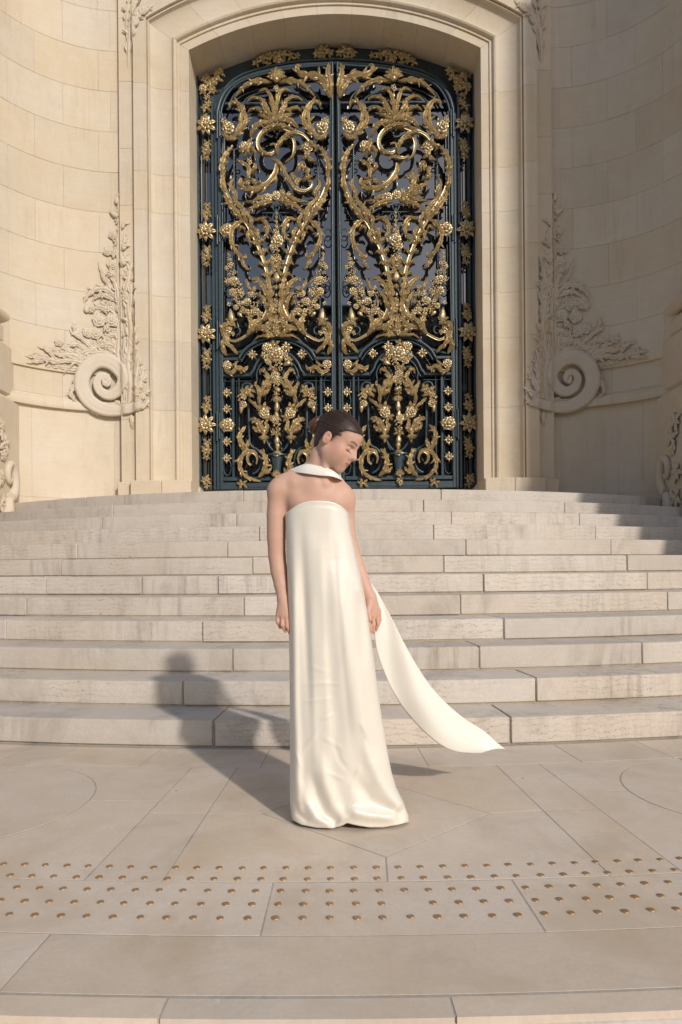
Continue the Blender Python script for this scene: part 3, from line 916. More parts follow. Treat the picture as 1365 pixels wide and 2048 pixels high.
def S_(pts, w, mirror=True, mono=False, d0=0.06, bulge=0.05, name='scroll', **kw):
    L = [lx(*p) for p in pts]
    for s, fx, flip in leaf_variants(mirror, mono):
        P = [(fx(x), z) for x, z in L]
        emit(shift_geo(strap_geo(P, w*MPP, d0, bulge, **kw)), name, gate[s], M_GOLD, False)
def K_(kind, px, py, r, rot=0.0, mirror=True, mono=False, off=0.05, squash=(1, 1), kit=None):
    x, z = lx(px, py)
    for s, fx, flip in leaf_variants(mirror, mono):
        o = bpy.data.objects.new((kit or KG)[kind].name, (kit or KG)[kind]); COL.objects.link(o)
        o.parent = gate[s]
        o.location = Vector((fx(x), YG-off, z))-Vector(gate[s].location)
        sgn = 1
        m = fx(1.0)-fx(0.0)
        o.rotation_euler = (0, -rot if m > 0 else rot, 0)
        o.scale = (r*MPP*squash[0], r*MPP, r*MPP*squash[1])
def I_(pts, r, mirror=True, mono=False, y=0.0, n=None, name='iron_scroll', smooth_n=16):
    L = [lx(*p) for p in pts]
    for s, fx, flip in leaf_variants(mirror, mono):
        C = catmull([(fx(x), z) for x, z in L], n or (2 if len(L) == 2 else smooth_n))
        mb = MB(); mb.tube([(p[0], YG-y, p[1]) for p in C], r*MPP, 8)
        mb.build(name, M_IRON, gate[s], smooth=50)
def Bx_(x0, y0, x1, y1, name='rail', mirror=False, dy=(-0.05, 0.05), bev=0.008):
    (a, za), (b, zb) = lx(x0, (y0+y1)/2), lx(x1, (y0+y1)/2)
    z0, z1 = sorted((lx(556, y0)[1], lx(556, y1)[1]))
    for s, fx, flip in leaf_variants(mirror, False):
        xs = sorted((fx(a), fx(b)))
        MB().box((xs[0], YG+dy[0], z0), (xs[1], YG+dy[1], z1), bev).build(name, M_IRON, gate[s], smooth=30)

# -- iron frame of a leaf
Bx_(434, 232, 440, 979, 'stile', dy=(-0.05, 0.06))
Bx_(441, 226, 447, 979, 'stile', dy=(-0.075, 0.05))
Bx_(664.5, 128, 672.5, 979, 'meeting_stile', dy=(-0.06, 0.06))
I_([(667, 132), (667, 978)], 2.2, False, y=0.06, name='bead')
I_([(448.5, 232), (448.5, 978)], 1.6, False, y=0.06, name='bead')
Bx_(447, 203, 664, 208, 'rail', dy=(0.0, 0.05))
Bx_(447, 954, 664, 962, 'bottom_rail', dy=(-0.05, 0.05))
Bx_(447, 965, 664, 979, 'bottom_rail', dy=(-0.065, 0.05))
Bx_(497, 967, 615, 975, 'bottom_panel', dy=(-0.08, -0.06))
Bx_(447, 716, 481, 722, 'lock_rail', mirror=True, dy=(-0.055, 0.05))
Bx_(447, 748, 505, 754, 'lock_rail', mirror=True, dy=(-0.055, 0.05))
for yy, rr in (((0.055, 3.0)), ((0.035, 2.0))):
    pass
I_([(481, 719), (490, 704), (508, 690), (530, 681), (556, 678)], 3.2, y=0.05, name='arch_bar', smooth_n=20)
I_([(486, 724), (496, 709), (512, 696), (533, 687), (556, 684)], 1.6, y=0.05, name='arch_bar', smooth_n=20)
I_([(503, 751), (510, 742), (516, 728), (528, 714), (542, 706), (556, 703)], 2.8, y=0.05, name='arch_bar', smooth_n=20)
I_([(517, 762), (516, 748), (522, 734), (532, 724), (548, 718)], 1.6, y=0.04, name='arch_bar')
for x in (469, 645):
    Bx_(x-2.6, 754, x+2.6, 955, 'upright', dy=(-0.045, 0.045))
Bx_(480, 756, 482, 955, 'upright', mirror=True, dy=(-0.02, 0.02), bev=0.002)
I_([(447, 763), (505, 763)], 0.9, y=0.02, name='thin_bar')
for x in (470,):
    I_([(x, 300), (x, 640)], 1.8, y=0.0, name='thin_bar')
I_([(447, 400), (492, 400)], 1.5, y=-0.02, name='thin_bar')
# small dark scrolls and rings
def ring_pts(cx, cy, rx, ry, a0=0.0, a1=6.2832, n=18):
    return [(cx+rx*math.cos(a0+(a1-a0)*k/n), cy+ry*math.sin(a0+(a1-a0)*k/n)) for k in range(n+1)]
I_(ring_pts(456, 573, 7, 12), 1.2, y=0.0, name='ring', smooth_n=26)
I_(ring_pts(658, 470, 7, 12), 1.2, False, y=0.0, name='ring', smooth_n=26)
I_(ring_pts(474, 327, 4, 4), 1.2, y=0.0, name='ring', smooth_n=20)
for cy in (770, 804, 837, 869, 902, 935):
    I_(ring_pts(457, cy, 7.5, 16), 1.2, y=0.0, name='ring', smooth_n=26)
I_([(556, 420), (549, 432), (546, 446), (540, 436), (532, 435), (531, 442), (537, 446), (544, 458), (549, 476)], 1.6, y=0.03)
I_([(527, 428), (556, 428)], 1.8, y=0.03, name='thin_bar')
I_([(556, 417), (551, 413), (548, 418), (551, 424), (556, 430)], 1.4, y=0.04)
I_([(556, 596), (550, 588), (548, 578), (551, 570), (556, 570)], 2.2, y=0.05)
I_([(520, 672), (505, 690), (485, 704), (455, 712)], 2.6, y=0.03)
I_([(476, 672), (482, 668), (482, 660), (475, 656), (468, 660)], 2.0, y=0.03)
I_([(556, 905), (545, 898), (535, 880), (534, 860)], 2.4, y=0.01)
I_([(540, 770), (546, 750), (540, 738), (528, 738), (522, 750)], 2.6, y=0.02)
I_([(532, 800), (536, 780), (545, 765)], 2.0, y=0.02)
I_([(500, 850), (500, 800), (508, 782), (502, 768), (490, 768), (486, 778), (492, 782)], 2.6, y=0.01)
I_([(500, 850), (503, 890), (518, 900), (526, 918), (520, 940), (508, 948)], 2.6, y=0.01)
I_([(508, 925), (514, 912), (506, 905)], 2.0, y=0.03)
# urn under the lower candelabrum
def urn():
    x, z = lx(556, 930)
    prof = [(0.16, 0.17), (0.165, 0.15), (0.10, 0.13), (0.085, 0.06), (0.06, -0.10), (0.05, -0.16), (0.09, -0.19), (0.09, -0.21)]
    for s, fx, flip in leaf_variants(False, False):
        mb = MB()
        mb.add(*loft([[(fx(x)+r*math.cos(a), YG-0.02+r*0.6*math.sin(a), z+h) for a in [2*math.pi*k/16 for k in range(16)]] for r, h in prof]))
        mb.build('urn', M_IRON, gate[s], smooth=40, fix=True)
urn()
# hinges
for y0, y1 in ((226, 284), (436, 494), (645, 702), (824, 884)):
    I_([(438.5, y0), (438.5, y1)], 2.2, False, y=0.085, name='hinge')
    I_([(443, y0+4), (443, y1-4)], 1.6, False, y=0.085, name='hinge')
# glass
for s in (-1, 1):
    xs = sorted((s*0.02, s*1.83))
    MB().box((xs[0], YG+0.115, LAND), (xs[1], YG+0.13, 9.1)).build('glass_pane', M_GLASS, gate[s], smooth=False)
# arched head of the leaf frame
headp = [(437.5, 236), (440, 214), (450, 190), (470, 170), (500, 155), (545, 143), (600, 134), (672, 129)]
I_(headp, 4.2, False, y=0.02, name='head_bar', smooth_n=40)
I_([(x+(7 if y > 180 else 4), y+6) for x, y in headp[:-1]]+[(665, 135)], 2.2, False, y=0.055, name='head_bar', smooth_n=40)
I_([(462, 208), (470, 192), (490, 176), (520, 167), (556, 163)], 2.0, True, y=0.01, name='head_bar', smooth_n=24)
I_([(484, 214), (496, 197), (515, 188), (540, 183)], 1.8, True, y=0.0, name='head_bar', smooth_n=24)

# -- gilded ornament, upper part
K_('palm', 556, 170, 30, 0, False, off=0.07, squash=(1.0, 0.95))
A_([(546, 170), (522, 172), (497, 180), (471, 202)], 8.5, 5, d0=0.06)
A_([(664, 203), (661, 186), (650, 171), (630, 162), (609, 161), (597, 149), (599, 138), (606, 138)], 12, 6, False, d0=0.06, tip=0.35)
A_([(664, 200), (662, 178), (658, 155), (660, 132)], 11, 5, False, d0=0.07)
A_([(664, 204), (655, 192), (645, 178), (634, 172)], 8, 4, False, d0=0.09)
for P, w in (([(552, 242), (549, 220), (543, 198), (533, 187), (519, 190)], 6.5), ([(545, 240), (533, 216), (518, 205), (505, 204), (498, 210)], 6), ([(540, 243), (524, 230), (508, 226), (497, 232)], 5.5)):
    A_(P, w, 3, d0=0.06, base=0.45, tip=0.35, lean=0.3)
A_([(552, 246), (540, 236), (531, 222), (533, 205)], 9, 4, d0=0.09)
A_([(552, 250), (566, 240), (575, 232), (588, 236)], 7, 4, False, d0=0.11)
K_('bunch', 556, 187, 7, 0, False, off=0.09); K_('bud', 556, 200, 6, 0, False, off=0.08)
K_('flower', 460, 262, 15, 0.4, off=0.06)
K_('bunch', 452, 250, 8, 0, off=0.06)
A_([(455, 283), (472, 280), (484, 266), (489, 246), (486, 226), (476, 213), (464, 214), (464, 222)], 9.5, 6, d0=0.06, tip=0.3)
A_([(474, 276), (488, 268), (497, 252), (492, 232), (489, 214)], 8, 5, d0=0.09)
A_([(450, 272), (458, 286), (470, 288), (478, 282)], 7, 4, d0=0.08)
A_([(504, 282), (514, 266), (532, 256), (553, 246)], 8.5, 5, False, True, d0=0.09)
A_([(600, 264), (584, 254), (566, 252), (545, 254)], 8.5, 5, False, True, d0=0.10)
A_([(530, 262), (548, 256), (566, 248), (588, 236)], 7, 4, False, True, d0=0.12)
A_([(520, 236), (528, 244), (542, 250), (556, 252)], 6, 4, d0=0.10)
# monogram scrolls (turned the same way in both leaves)
S_([(585, 270), (560, 264), (538, 269), (523, 284), (520, 302), (529, 316), (546, 318), (556, 308), (553, 296), (543, 297)], 4.4, False, True, d0=0.09, taper=(0.7, 0.45))
S_([(557, 318), (560, 300), (572, 285), (590, 277), (608, 280), (622, 292), (627, 304)], 3.6, False, True, d0=0.10, taper=(0.9, 0.4))
A_([(557, 320), (562, 300), (574, 285), (592, 277), (610, 281), (624, 294)], 6.5, 8, False, True, d0=0.10, rib=1.2)
A_([(592, 268), (566, 262), (540, 267), (524, 282), (520, 300)], 6.0, 8, False, True, d0=0.10, rib=1.2)
A_([(521, 296), (526, 312), (540, 320), (554, 314)], 6.0, 5, False, True, d0=0.10)
S_([(570, 262), (584, 276), (592, 296), (588, 318), (574, 328)], 3.5, False, True, d0=0.05)
A_([(557, 320), (560, 306), (568, 296), (580, 288)], 6, 4, False, True, d0=0.14)
S_([(548, 326), (560, 330), (570, 346), (580, 368), (594, 386), (612, 391), (626, 382), (627, 371), (620, 368)], 3.8, False, -2, d0=0.09, taper=(0.6, 0.5))
A_([(552, 328), (566, 342), (578, 366), (592, 384), (614, 391), (628, 380)], 7, 9, False, -2, d0=0.09, rib=1.3)
A_([(606, 364), (596, 376), (602, 388)], 7, 3, False, -2, d0=0.10)
S_([(540, 330), (546, 326), (558, 329), (570, 329), (580, 322)], 3.0, False, 2, d0=0.11)
A_([(572, 404), (584, 386), (592, 366), (588, 344)], 9, 6, False, 2, d0=0.08)
A_([(580, 392), (596, 388), (612, 380), (620, 372)], 8, 5, False, 2, d0=0.09)
A_([(578, 396), (594, 398), (608, 396)], 8, 4, False, 2, d0=0.10)
A_([(586, 374), (576, 364), (570, 366)], 7, 3, False, 2, d0=0.10)
A_([(557, 336), (556, 352), (546, 370), (530, 384), (510, 390), (492, 386), (484, 374), (488, 362)], 10, 7, False, True, d0=0.09, tip=0.3)
S_([(556, 338), (552, 358), (538, 378), (518, 388), (498, 386)], 3.2, False, True, d0=0.13)
for P, w, n in (([(504, 292), (496, 304), (488, 312), (480, 306)], 9, 3), ([(506, 284), (502, 298), (497, 315), (490, 322)], 8, 4), ([(500, 318), (506, 306), (514, 316), (512, 326)], 7, 3),
                ([(502, 340), (490, 336), (482, 330), (477, 330)], 7, 3), ([(500, 335), (502, 350), (500, 366), (490, 364)], 8, 4), ([(505, 355), (514, 346), (515, 332)], 8, 3),
                ([(506, 362), (514, 376), (522, 376)], 7, 3), ([(508, 368), (496, 376), (488, 368)], 7, 3)):
    A_(P, w, n, False, True, d0=0.08)
for P, w, n in (([(612, 290), (624, 298), (634, 306), (630, 312)], 8, 3), ([(618, 300), (606, 306), (600, 302)], 7, 3), ([(622, 308), (614, 322), (606, 326)], 8, 3), ([(616, 318), (624, 330), (634, 328)], 7, 3),
                ([(612, 330), (602, 344), (600, 356)], 8, 3), ([(612, 340), (618, 354), (612, 366)], 8, 3), ([(600, 372), (590, 362), (588, 350)], 8, 3), ([(606, 368), (618, 366), (628, 358)], 7, 3)):
    A_(P, w, n, False, True, d0=0.08)
K_('flower', 492, 302, 12, 0.2, False, True, off=0.10); K_('flower', 618, 304, 13, 1.0, False, True, off=0.10)
K_('bunch', 610, 342, 8, 0, False, True, off=0.08); K_('bunch', 503, 330, 7, 0, False, True, off=0.08)
K_('flower', 555, 398, 11, 0, False, True, off=0.09); K_('flower', 538, 402, 11, 0.5, False, True, off=0.08); K_('sprig', 575, 404, 17, 0.7, False, True, off=0.07)
K_('bunch', 568, 392, 7, 0, False, True, off=0.08)
A_([(548, 408), (530, 414), (512, 422), (495, 434)], 8.5, 5, d0=0.07)
A_([(548, 404), (528, 402), (510, 410), (490, 408)], 7.5, 4, d0=0.06)
K_('sprig2', 583, 410, 15, 1.4, False, True, off=0.07)

# -- the lyre-shaped leafy stems
stem = [(469, 297), (461, 312), (453, 334), (450, 358), (455, 384), (466, 408), (484, 434), (503, 464), (519, 496), (532, 530), (541, 566), (543, 600), (536, 630), (520, 656), (498, 674), (474, 686), (462, 682), (460, 672), (467, 668)]
S_(stem, 4.4, d0=0.075, bulge=0.03, taper=(0.45, 0.6), n=64, name='stem')
A_([(452, 366), (449, 345), (455, 322), (468, 298)], 9.5, 6, d0=0.08)
A_([(460, 398), (450, 380), (450, 360), (456, 345)], 8, 4, d0=0.07)
A_([(470, 415), (474, 396), (466, 380), (472, 362)], 7.5, 4, d0=0.09)
A_([(492, 450), (474, 430), (460, 412), (452, 392)], 9.5, 6, d0=0.10)
A_([(498, 456), (492, 432), (478, 414), (468, 398)], 8, 5, d0=0.11)
A_([(504, 470), (508, 452), (502, 440), (503, 428)], 7, 4, d0=0.11)
for (x, y), k in zip([(512, 484), (520, 500), (528, 520), (535, 542), (540, 564)], range(5)):
    A_([(x, y), (x-8, y-8), (x-16, y-6)], 6.0, 3, d0=0.09); A_([(x, y), (x+8, y-12), (x+13, y-8)], 5.5, 3, d0=0.09)
A_([(544, 612), (536, 590), (526, 574), (512, 564), (508, 570)], 8, 5, d0=0.10, tip=0.35)
A_([(543, 616), (545, 592), (540, 570), (536, 548)], 8.5, 6, d0=0.12)
A_([(538, 628), (532, 606), (524, 594), (526, 584)], 7, 4, d0=0.09)
A_([(528, 648), (544, 636), (548, 618), (545, 600)], 9.5, 6, d0=0.11)
A_([(512, 664), (536, 660), (548, 644), (546, 628)], 9.5, 6, d0=0.10)
A_([(505, 672), (508, 654), (503, 640), (512, 636)], 9.5, 5, d0=0.09)
A_([(498, 676), (514, 654), (524, 644), (520, 636)], 9, 5, d0=0.10)
# hooks at the crossing
A_([(504, 446), (488, 450), (474, 462), (467, 478), (469, 496), (478, 512), (490, 522), (496, 518), (492, 512)], 7.5, 7, d0=0.09, tip=0.3)
A_([(488, 520), (490, 534), (498, 544), (505, 542)], 6.5, 4, d0=0.08)
A_([(496, 560), (498, 572), (506, 586), (512, 576)], 5, 3, d0=0.06)
A_([(480, 470), (488, 464), (494, 468), (492, 474)], 5, 3, d0=0.09)
A_([(512, 448), (526, 446), (536, 456), (539, 470), (534, 484), (522, 494)], 6.5, 5, d0=0.10, tip=0.35)
K_('bud', 531, 458, 7, 0.3, off=0.10)
A_([(508, 462), (518, 472), (520, 486), (512, 492)], 6.5, 4, d0=0.10)
A_([(507, 466), (500, 478), (504, 490), (510, 494)], 6.5, 4, d0=0.10)
# hanging garland on the axis
for y, r in ((432, 3.0), (440, 3.6), (449, 4.2), (459, 5.0)):
    K_('bunch', 556, y, r, 0, False, off=0.08)
K_('bunch', 556, 472, 9, 0, False, off=0.09); K_('flower', 558, 489, 15, 0.3, False, off=0.11); K_('flower', 550, 500, 9, 1.0, False, off=0.10)
K_('bunch2', 556, 512, 10, 0, False, off=0.10); K_('bunch', 550, 524, 8, 0, off=0.09); K_('sprig', 556, 530, 14, 3.1, False, off=0.10); K_('sprig2', 556, 542, 14, 3.1, False, off=0.11)
K_('bud', 557, 560, 13, 0, False, off=0.09, squash=(1.1, 0.9)); K_('palm', 556, 576, 10, 3.14, False, off=0.08); K_('bud', 556, 594, 6, 0, False, off=0.07)
K_('bunch', 556, 607, 7, 0, False, off=0.08); K_('bud', 556, 624, 12, 3.14, False, off=0.08)
A_([(550, 672), (546, 655), (549, 640), (546, 628)], 7, 5, d0=0.08); A_([(554, 676), (556, 655), (556, 630)], 9, 5, False, d0=0.10)
A_([(552, 676), (540, 670), (538, 658), (544, 652)], 7, 4, d0=0.09)
A_([(556, 676), (540, 678), (524, 678), (512, 684)], 5, 4, d0=0.09); A_([(548, 674), (534, 668), (528, 672)], 6, 3, d0=0.07)
K_('bunch', 556, 668, 9, 0, False, off=0.10)
# fruit and flower swags
for x, y, r, k in ((462, 514, 4, 'bunch'), (463, 524, 5, 'bunch'), (464, 536, 8, 'bunch'), (458, 540, 6, 'flower'), (467, 552, 9, 'bunch2'), (470, 566, 11, 'flower'), (460, 567, 8, 'bunch'), (480, 578, 12, 'bunch2'), (470, 588, 10, 'flower'), (486, 590, 9, 'bunch'),
                    (476, 600, 9, 'sprig'), (512, 582, 6, 'bunch'), (505, 592, 8, 'flower'), (517, 596, 8, 'bunch2'), (520, 608, 7, 'sprig'), (497, 608, 10, 'flower'), (508, 614, 11, 'bunch2'), (484, 612, 8, 'bunch'), (476, 618, 7, 'flower'), (490, 625, 10, 'sprig2'), (514, 626, 10, 'flower'), (502, 630, 9, 'bunch'), (523, 632, 8, 'bunch'), (484, 634, 7, 'bud'), (461, 612, 5, 'star')):
    K_(k, x, y, r, (x*7+y*3) % 6, off=0.07)
# lower corner scrolls
K_('bud', 466, 636, 14, 0.1, off=0.06, squash=(0.9, 1.1)); K_('sprig', 466, 648, 13, 0, off=0.08)
A_([(452, 664), (456, 680), (450, 698), (456, 714)], 9.5, 4, d0=0.06, base=0.5, tip=0.3)
A_([(448, 660), (458, 690), (472, 704), (480, 712)], 7.5, 4, d0=0.08, base=0.5, tip=0.3)
A_([(449, 676), (452, 660), (462, 654), (474, 656)], 8.5, 4, d0=0.09)
K_('flower', 458, 662, 12, 0.2, off=0.08); K_('bunch', 470, 672, 5, 0, off=0.10)

# -- lower panel
K_('rosette', 556, 714, 18, 0.2, False, off=0.12); K_('flower', 538, 700, 12, 0.9, False, off=0.10); K_('bunch', 534, 716, 10, 0, False, off=0.09); K_('star', 575, 700, 13, 0, False, off=0.10)
K_('sprig', 552, 694, 13, 0.2, False, off=0.08); K_('flower', 541, 726, 9, 2, False, off=0.10); K_('bunch', 574, 716, 9, 0, False, off=0.09); K_('sprig2', 580, 726, 12, 4.4, False, off=0.08); K_('bud', 577, 732, 8, 2.0, False, off=0.10)
K_('bunch2', 562, 736, 10, 0, False, off=0.11); K_('sprig', 550, 740, 12, 3.1, False, off=0.10)
K_('star', 508, 713, 11, 0, off=0.09)
K_('flower', 458, 734, 11, 0.3, off=0.08); A_([(452, 744), (468, 750), (480, 740), (494, 744), (500, 734)], 7, 5, d0=0.08, tip=0.35); A_([(464, 738), (474, 734), (480, 724)], 5, 3, d0=0.07); K_('bunch', 486, 744, 6, 0, off=0.08)
for x, y, r, k in ((554, 752, 10, 'flower'), (552, 762, 8, 'bunch'), (562, 764, 9, 'flower'), (556, 776, 10, 'bunch2'), (556, 790, 8, 'sprig'), (557, 782, 8, 'bud')):
    K_(k, x, y, r, (x+y) % 6, False, off=0.09)
K_('palm', 556, 802, 9, 1.57, off=0.10); K_('bunch', 557, 801, 5, 0, False, off=0.11)
K_('bud', 557, 815, 12, 0, False, off=0.08, squash=(0.8, 1.0)); K_('bud', 556, 832, 9, 0.2, False, off=0.08)
K_('flower', 554, 842, 10, 0.4, False, off=0.10); K_('bunch2', 557, 855, 11, 0, False, off=0.10); K_('sprig', 556, 868, 12, 3.1, False, off=0.09); K_('bud', 557, 882, 10, 0, False, off=0.08); K_('bud', 558, 896, 9, 3.14, False, off=0.07); K_('palm', 557, 914, 14, 0, False, off=0.07)
A_([(522, 812), (523, 795), (532, 778), (540, 762), (534, 748), (525, 744), (524, 752)], 8, 6, d0=0.08, tip=0.35)
A_([(524, 800), (522, 784), (515, 772), (518, 764)], 7, 4, d0=0.08); A_([(526, 796), (538, 788), (544, 778)], 7, 4, d0=0.09); A_([(530, 782), (544, 774), (546, 762)], 6, 3, d0=0.10)
A_([(500, 800), (512, 812), (524, 822), (536, 830)], 5.5, 4, d0=0.07)
K_('sprig2', 496, 790, 17, 0.3, off=0.08); K_('bunch2', 488, 804, 12, 0, off=0.08); K_('sprig', 502, 784, 13, 0.5, off=0.09); K_('bud', 486, 822, 8, 3.1, off=0.07); K_('flower', 490, 812, 9, 1, off=0.09)
K_('flower', 532, 830, 13, 0.7, off=0.10); K_('sprig', 530, 820, 14, 0.8, off=0.08); K_('sprig', 540, 838, 12, 3.9, off=0.08)
A_([(536, 872), (527, 862), (520, 848), (508, 842), (503, 844)], 10, 5, d0=0.08, tip=0.35); A_([(532, 872), (538, 860), (536, 848), (538, 842)], 8, 4, d0=0.09); A_([(526, 868), (514, 860), (510, 852)], 7, 3, d0=0.07)
K_('bud', 531, 868, 10, 3.14, off=0.09); K_('palm', 531, 874, 15, 3.14, off=0.09, squash=(1.1, 0.7)); K_('bud', 532, 884, 6, 3.14, off=0.07)
A_([(494, 908), (488, 892), (484, 876), (490, 862), (496, 854)], 8, 5, d0=0.08, tip=0.4); A_([(494, 905), (500, 892), (502, 880)], 7, 4, d0=0.08)
S_([(506, 932), (500, 926), (500, 914), (510, 908), (518, 918), (516, 930)], 3.0, d0=0.08)
A_([(518, 918), (512, 906), (498, 906), (487, 918), (484, 934), (491, 950), (506, 960), (526, 964)], 8, 7, d0=0.08, tip=0.4)
A_([(520, 956), (532, 944), (536, 926), (530, 908), (522, 902)], 8.5, 6, d0=0.09, tip=0.35); A_([(526, 948), (540, 946), (547, 936)], 7, 3, d0=0.08)
K_('palm', 556, 955, 15, 0, False, off=0.09); K_('bunch', 556, 966, 8, 0, False, off=0.10)
K_('sprig', 488, 970, 12, 0.2, off=0.09)
for y in (788, 820, 885, 918):
    K_('star', 457, y, 10.5, 0, off=0.06)
K_('star', 657, 853, 10.5, 0, False, off=0.06)
for y in (468, 853):
    K_('rosette', 458, y, 17, 0.1, False, off=0.09)
K_('bunch', 457, 672, 8, 0, False, off=0.05)

# -- fixed strips at the sides
M_DARKG = M_GLASS
def side_x(px, py, s):
    x, z = gxy(px, py); return (x if s < 0 else -x), z
for s in (-1, 1):
    def sbox(x0, y0, x1, y1, nm, dy=(-0.04, 0.05), bev=0.006, mat=None):
        a, _ = side_x(x0, (y0+y1)/2, s); b, _ = side_x(x1, (y0+y1)/2, s)
        z0, z1 = sorted((gxy(415, y0)[1], gxy(415, y1)[1])); xs = sorted((a, b))
        MB().box((xs[0], YG+dy[0], z0), (xs[1], YG+dy[1], z1), bev).build(nm, mat or M_IRON, side[s], smooth=30)
    sbox(394, 150, 402, 980, 'upright'); sbox(427, 190, 432.5, 980, 'upright'); sbox(409, 200, 411.5, 975, 'thin_bar', (-0.01, 0.02), 0.002)
    sbox(421, 200, 423, 975, 'thin_bar', (-0.01, 0.02), 0.002)
    sbox(402, 970, 427, 980, 'bottom_rail')
    sbox(402, 150, 427, 979, 'glass_pane', (0.10, 0.115), 0.0, M_GLASS)
    def sk(kind, px, py, r, rot=0.0, off=0.05, squash=(1, 1)):
        x, z = side_x(px, py, s)
        o = bpy.data.objects.new(KG[kind].name, KG[kind]); COL.objects.link(o); o.parent = side[s]
        o.location = Vector((x, YG-off, z))-Vector(side[s].location)
        o.rotation_euler = (0, -rot if s < 0 else rot, 0); o.scale = (r*MPP*squash[0], r*MPP, r*MPP*squash[1])
    def sring(px, py, rx, ry):
        P = [side_x(a, b, s) for a, b in ring_pts(px, py, rx, ry)]
        mb = MB(); mb.tube([(p[0], YG, p[1]) for p in P], 1.3*MPP, 6); mb.build('ring', M_IRON, side[s], smooth=50)
    for k, y in enumerate((258, 468, 672, 852)):
        sk('rosette8', 416, y, 21, 0.0 if k % 2 else 0.39, 0.07)
        sk('flower', 417, y, 9, 0.2, 0.10)
        sring(416, y-22, 9, 12); sring(416, y+22, 9, 12)
        sk('sprig', 419, y+34, 10, 3.1, 0.06); sk('sprig2', 417, y+50, 13, 3.14, 0.07); sk('bunch', 418, y+40, 6, 0, 0.07); sk('sprig', 417, y+63, 9, 3.1, 0.06)
        if y > 300:
            sk('sprig2', 417, y-36, 13, 0.1, 0.07); sk('sprig', 418, y-52, 9, 0.2, 0.06); sk('bunch', 416, y-28, 6, 0, 0.07)
    for px, py, r, rot in ((414, 238, 8, 0), (415, 222, 12, 0.3), (420, 212, 10, 3.4), (418, 200, 9, 0.2), (412, 186, 13, 0.8), (424, 176, 14, 5.6), (436, 166, 14, 0.6), (442, 152, 13, 0.2), (416, 164, 13, 0.3), (428, 186, 11, 2.9)):
        sk('sprig' if px % 2 else 'sprig2', px, py, r, rot, 0.05)
    sk('flower', 410, 184, 9, 0.4, 0.08)
    sk('sprig2', 416, 962, 13, 0.1, 0.06); sk('sprig', 418, 972, 9, 2, 0.06)
# -- band above the leaves
pl = [gxy(*p) for p in headp]
C = catmull(pl, 30)
top = []
vv, ff = [], []
full = [(x, z) for x, z in C]+[(-x, z) for x, z in C[::-1]]
full = [(-OPEN_A+0.0, C[0][1]-0.6)]+full+[(OPEN_A-0.0, C[0][1]-0.6)]
for x, z in full:
    zt = ARC_Z+math.sqrt(max(0, (ARC_R+0.05)**2-x*x))
    vv += [(x, YG+0.085, min(z, zt-0.01)), (x, YG+0.085, zt)]
for k in range(len(full)-1):
    ff.append((2*k, 2*k+2, 2*k+3, 2*k+1))
v2 = [(p[0], p[1]+0.02, p[2]) for p in vv]
n0 = len(vv)
bd = [2*k for k in range(len(full))]+[2*k+1 for k in range(len(full)-1, -1, -1)]
f2 = [tuple(i+n0 for i in q[::-1]) for q in ff]+[(bd[k], bd[(k+1) % len(bd)], bd[(k+1) % len(bd)]+n0, bd[k]+n0) for k in range(len(bd))]
MB().add(vv+v2, ff+f2).build('band_plate', M_IRON, overdoor, smooth=30, fix=True)
C2 = [gxy(x, y-9) for x, y in headp[2:]]
for sgn in (-1, 1):
    mb = MB(); mb.tube([(-sgn*p[0], YG-0.02, p[1]) for p in catmull(C2, 30)], 2.4*MPP, 8); mb.build('band_moulding', M_IRON, overdoor, smooth=50)
for px, py, r, rot, kd in ((516, 126, 12, 1.0, 'sprig'), (530, 118, 14, 0.6, 'sprig2'), (546, 112, 14, 0.2, 'sprig'), (556, 118, 11, 0, 'flower'), (566, 110, 14, 5.9, 'sprig2'), (582, 112, 12, 5.2, 'sprig'), (596, 112, 9, 4.8, 'sprig'), (538, 128, 9, 2.5, 'sprig'), (566, 124, 9, 3.4, 'sprig'),
                            (638, 108, 13, 0.9, 'sprig2'), (650, 100, 14, 0.4, 'sprig'), (660, 106, 12, 5.6, 'sprig2'), (648, 114, 9, 3, 'sprig')):
    for sgn in (-1, 1):
        x, z = gxy(px, py)
        o = bpy.data.objects.new(KG[kd].name, KG[kd]); COL.objects.link(o); o.parent = overdoor
        o.location = Vector((-sgn*x, YG+0.01, z))-Vector(overdoor.location)
        o.rotation_euler = (0, -rot if -sgn > 0 else rot, 0); o.scale = (r*MPP,)*3
# ---------------------------------------------------------------- carved reliefs on the niche walls
def wall_az(px, py):
    """left-side photo point -> (arc length from the portal, height)"""
    u, v = unroll(px, py)
    u = -abs(u)
    if abs(u)/FPX*10.275 >= NX:
        a = nich_a(px, py, NR, -1)
        y = NYC+NR*math.cos(a)
        return a*NR, CAM_H+v*y/FPX
    return abs(u)/FPX*10.20-NX, CAM_H+v*10.20/FPX
def wall_pt(s, a, out, z):
    if a >= 0:
        lift = 0.0
        return nich(s, NR-out-lift, a/NR, z)
    k = min(1.0, -a/0.04)
    k2 = min(1.0, max(0.0, (-a-0.20)/0.04))
    return (s*(NX+a), 10.275-out-0.072*k-0.080*k2, z)
def warp(geo, s):
    v, f = geo
    return [wall_pt(s, p[0], -p[1], p[2]) for p in v], f
reliefs = {}
for s in (-1, 1):
    reliefs[s] = empty('stone_relief', wall_pt(s, 0.3, 0, 3.6))
    tag(reliefs[s], ('sunlit' if s < 0 else 'shaded')+' carved stone volute with climbing leaves and flowers '+('left' if s < 0 else 'right')+' of the portal', 'relief', 'pair of carved reliefs beside the portal')
WP = 10.2/FPX
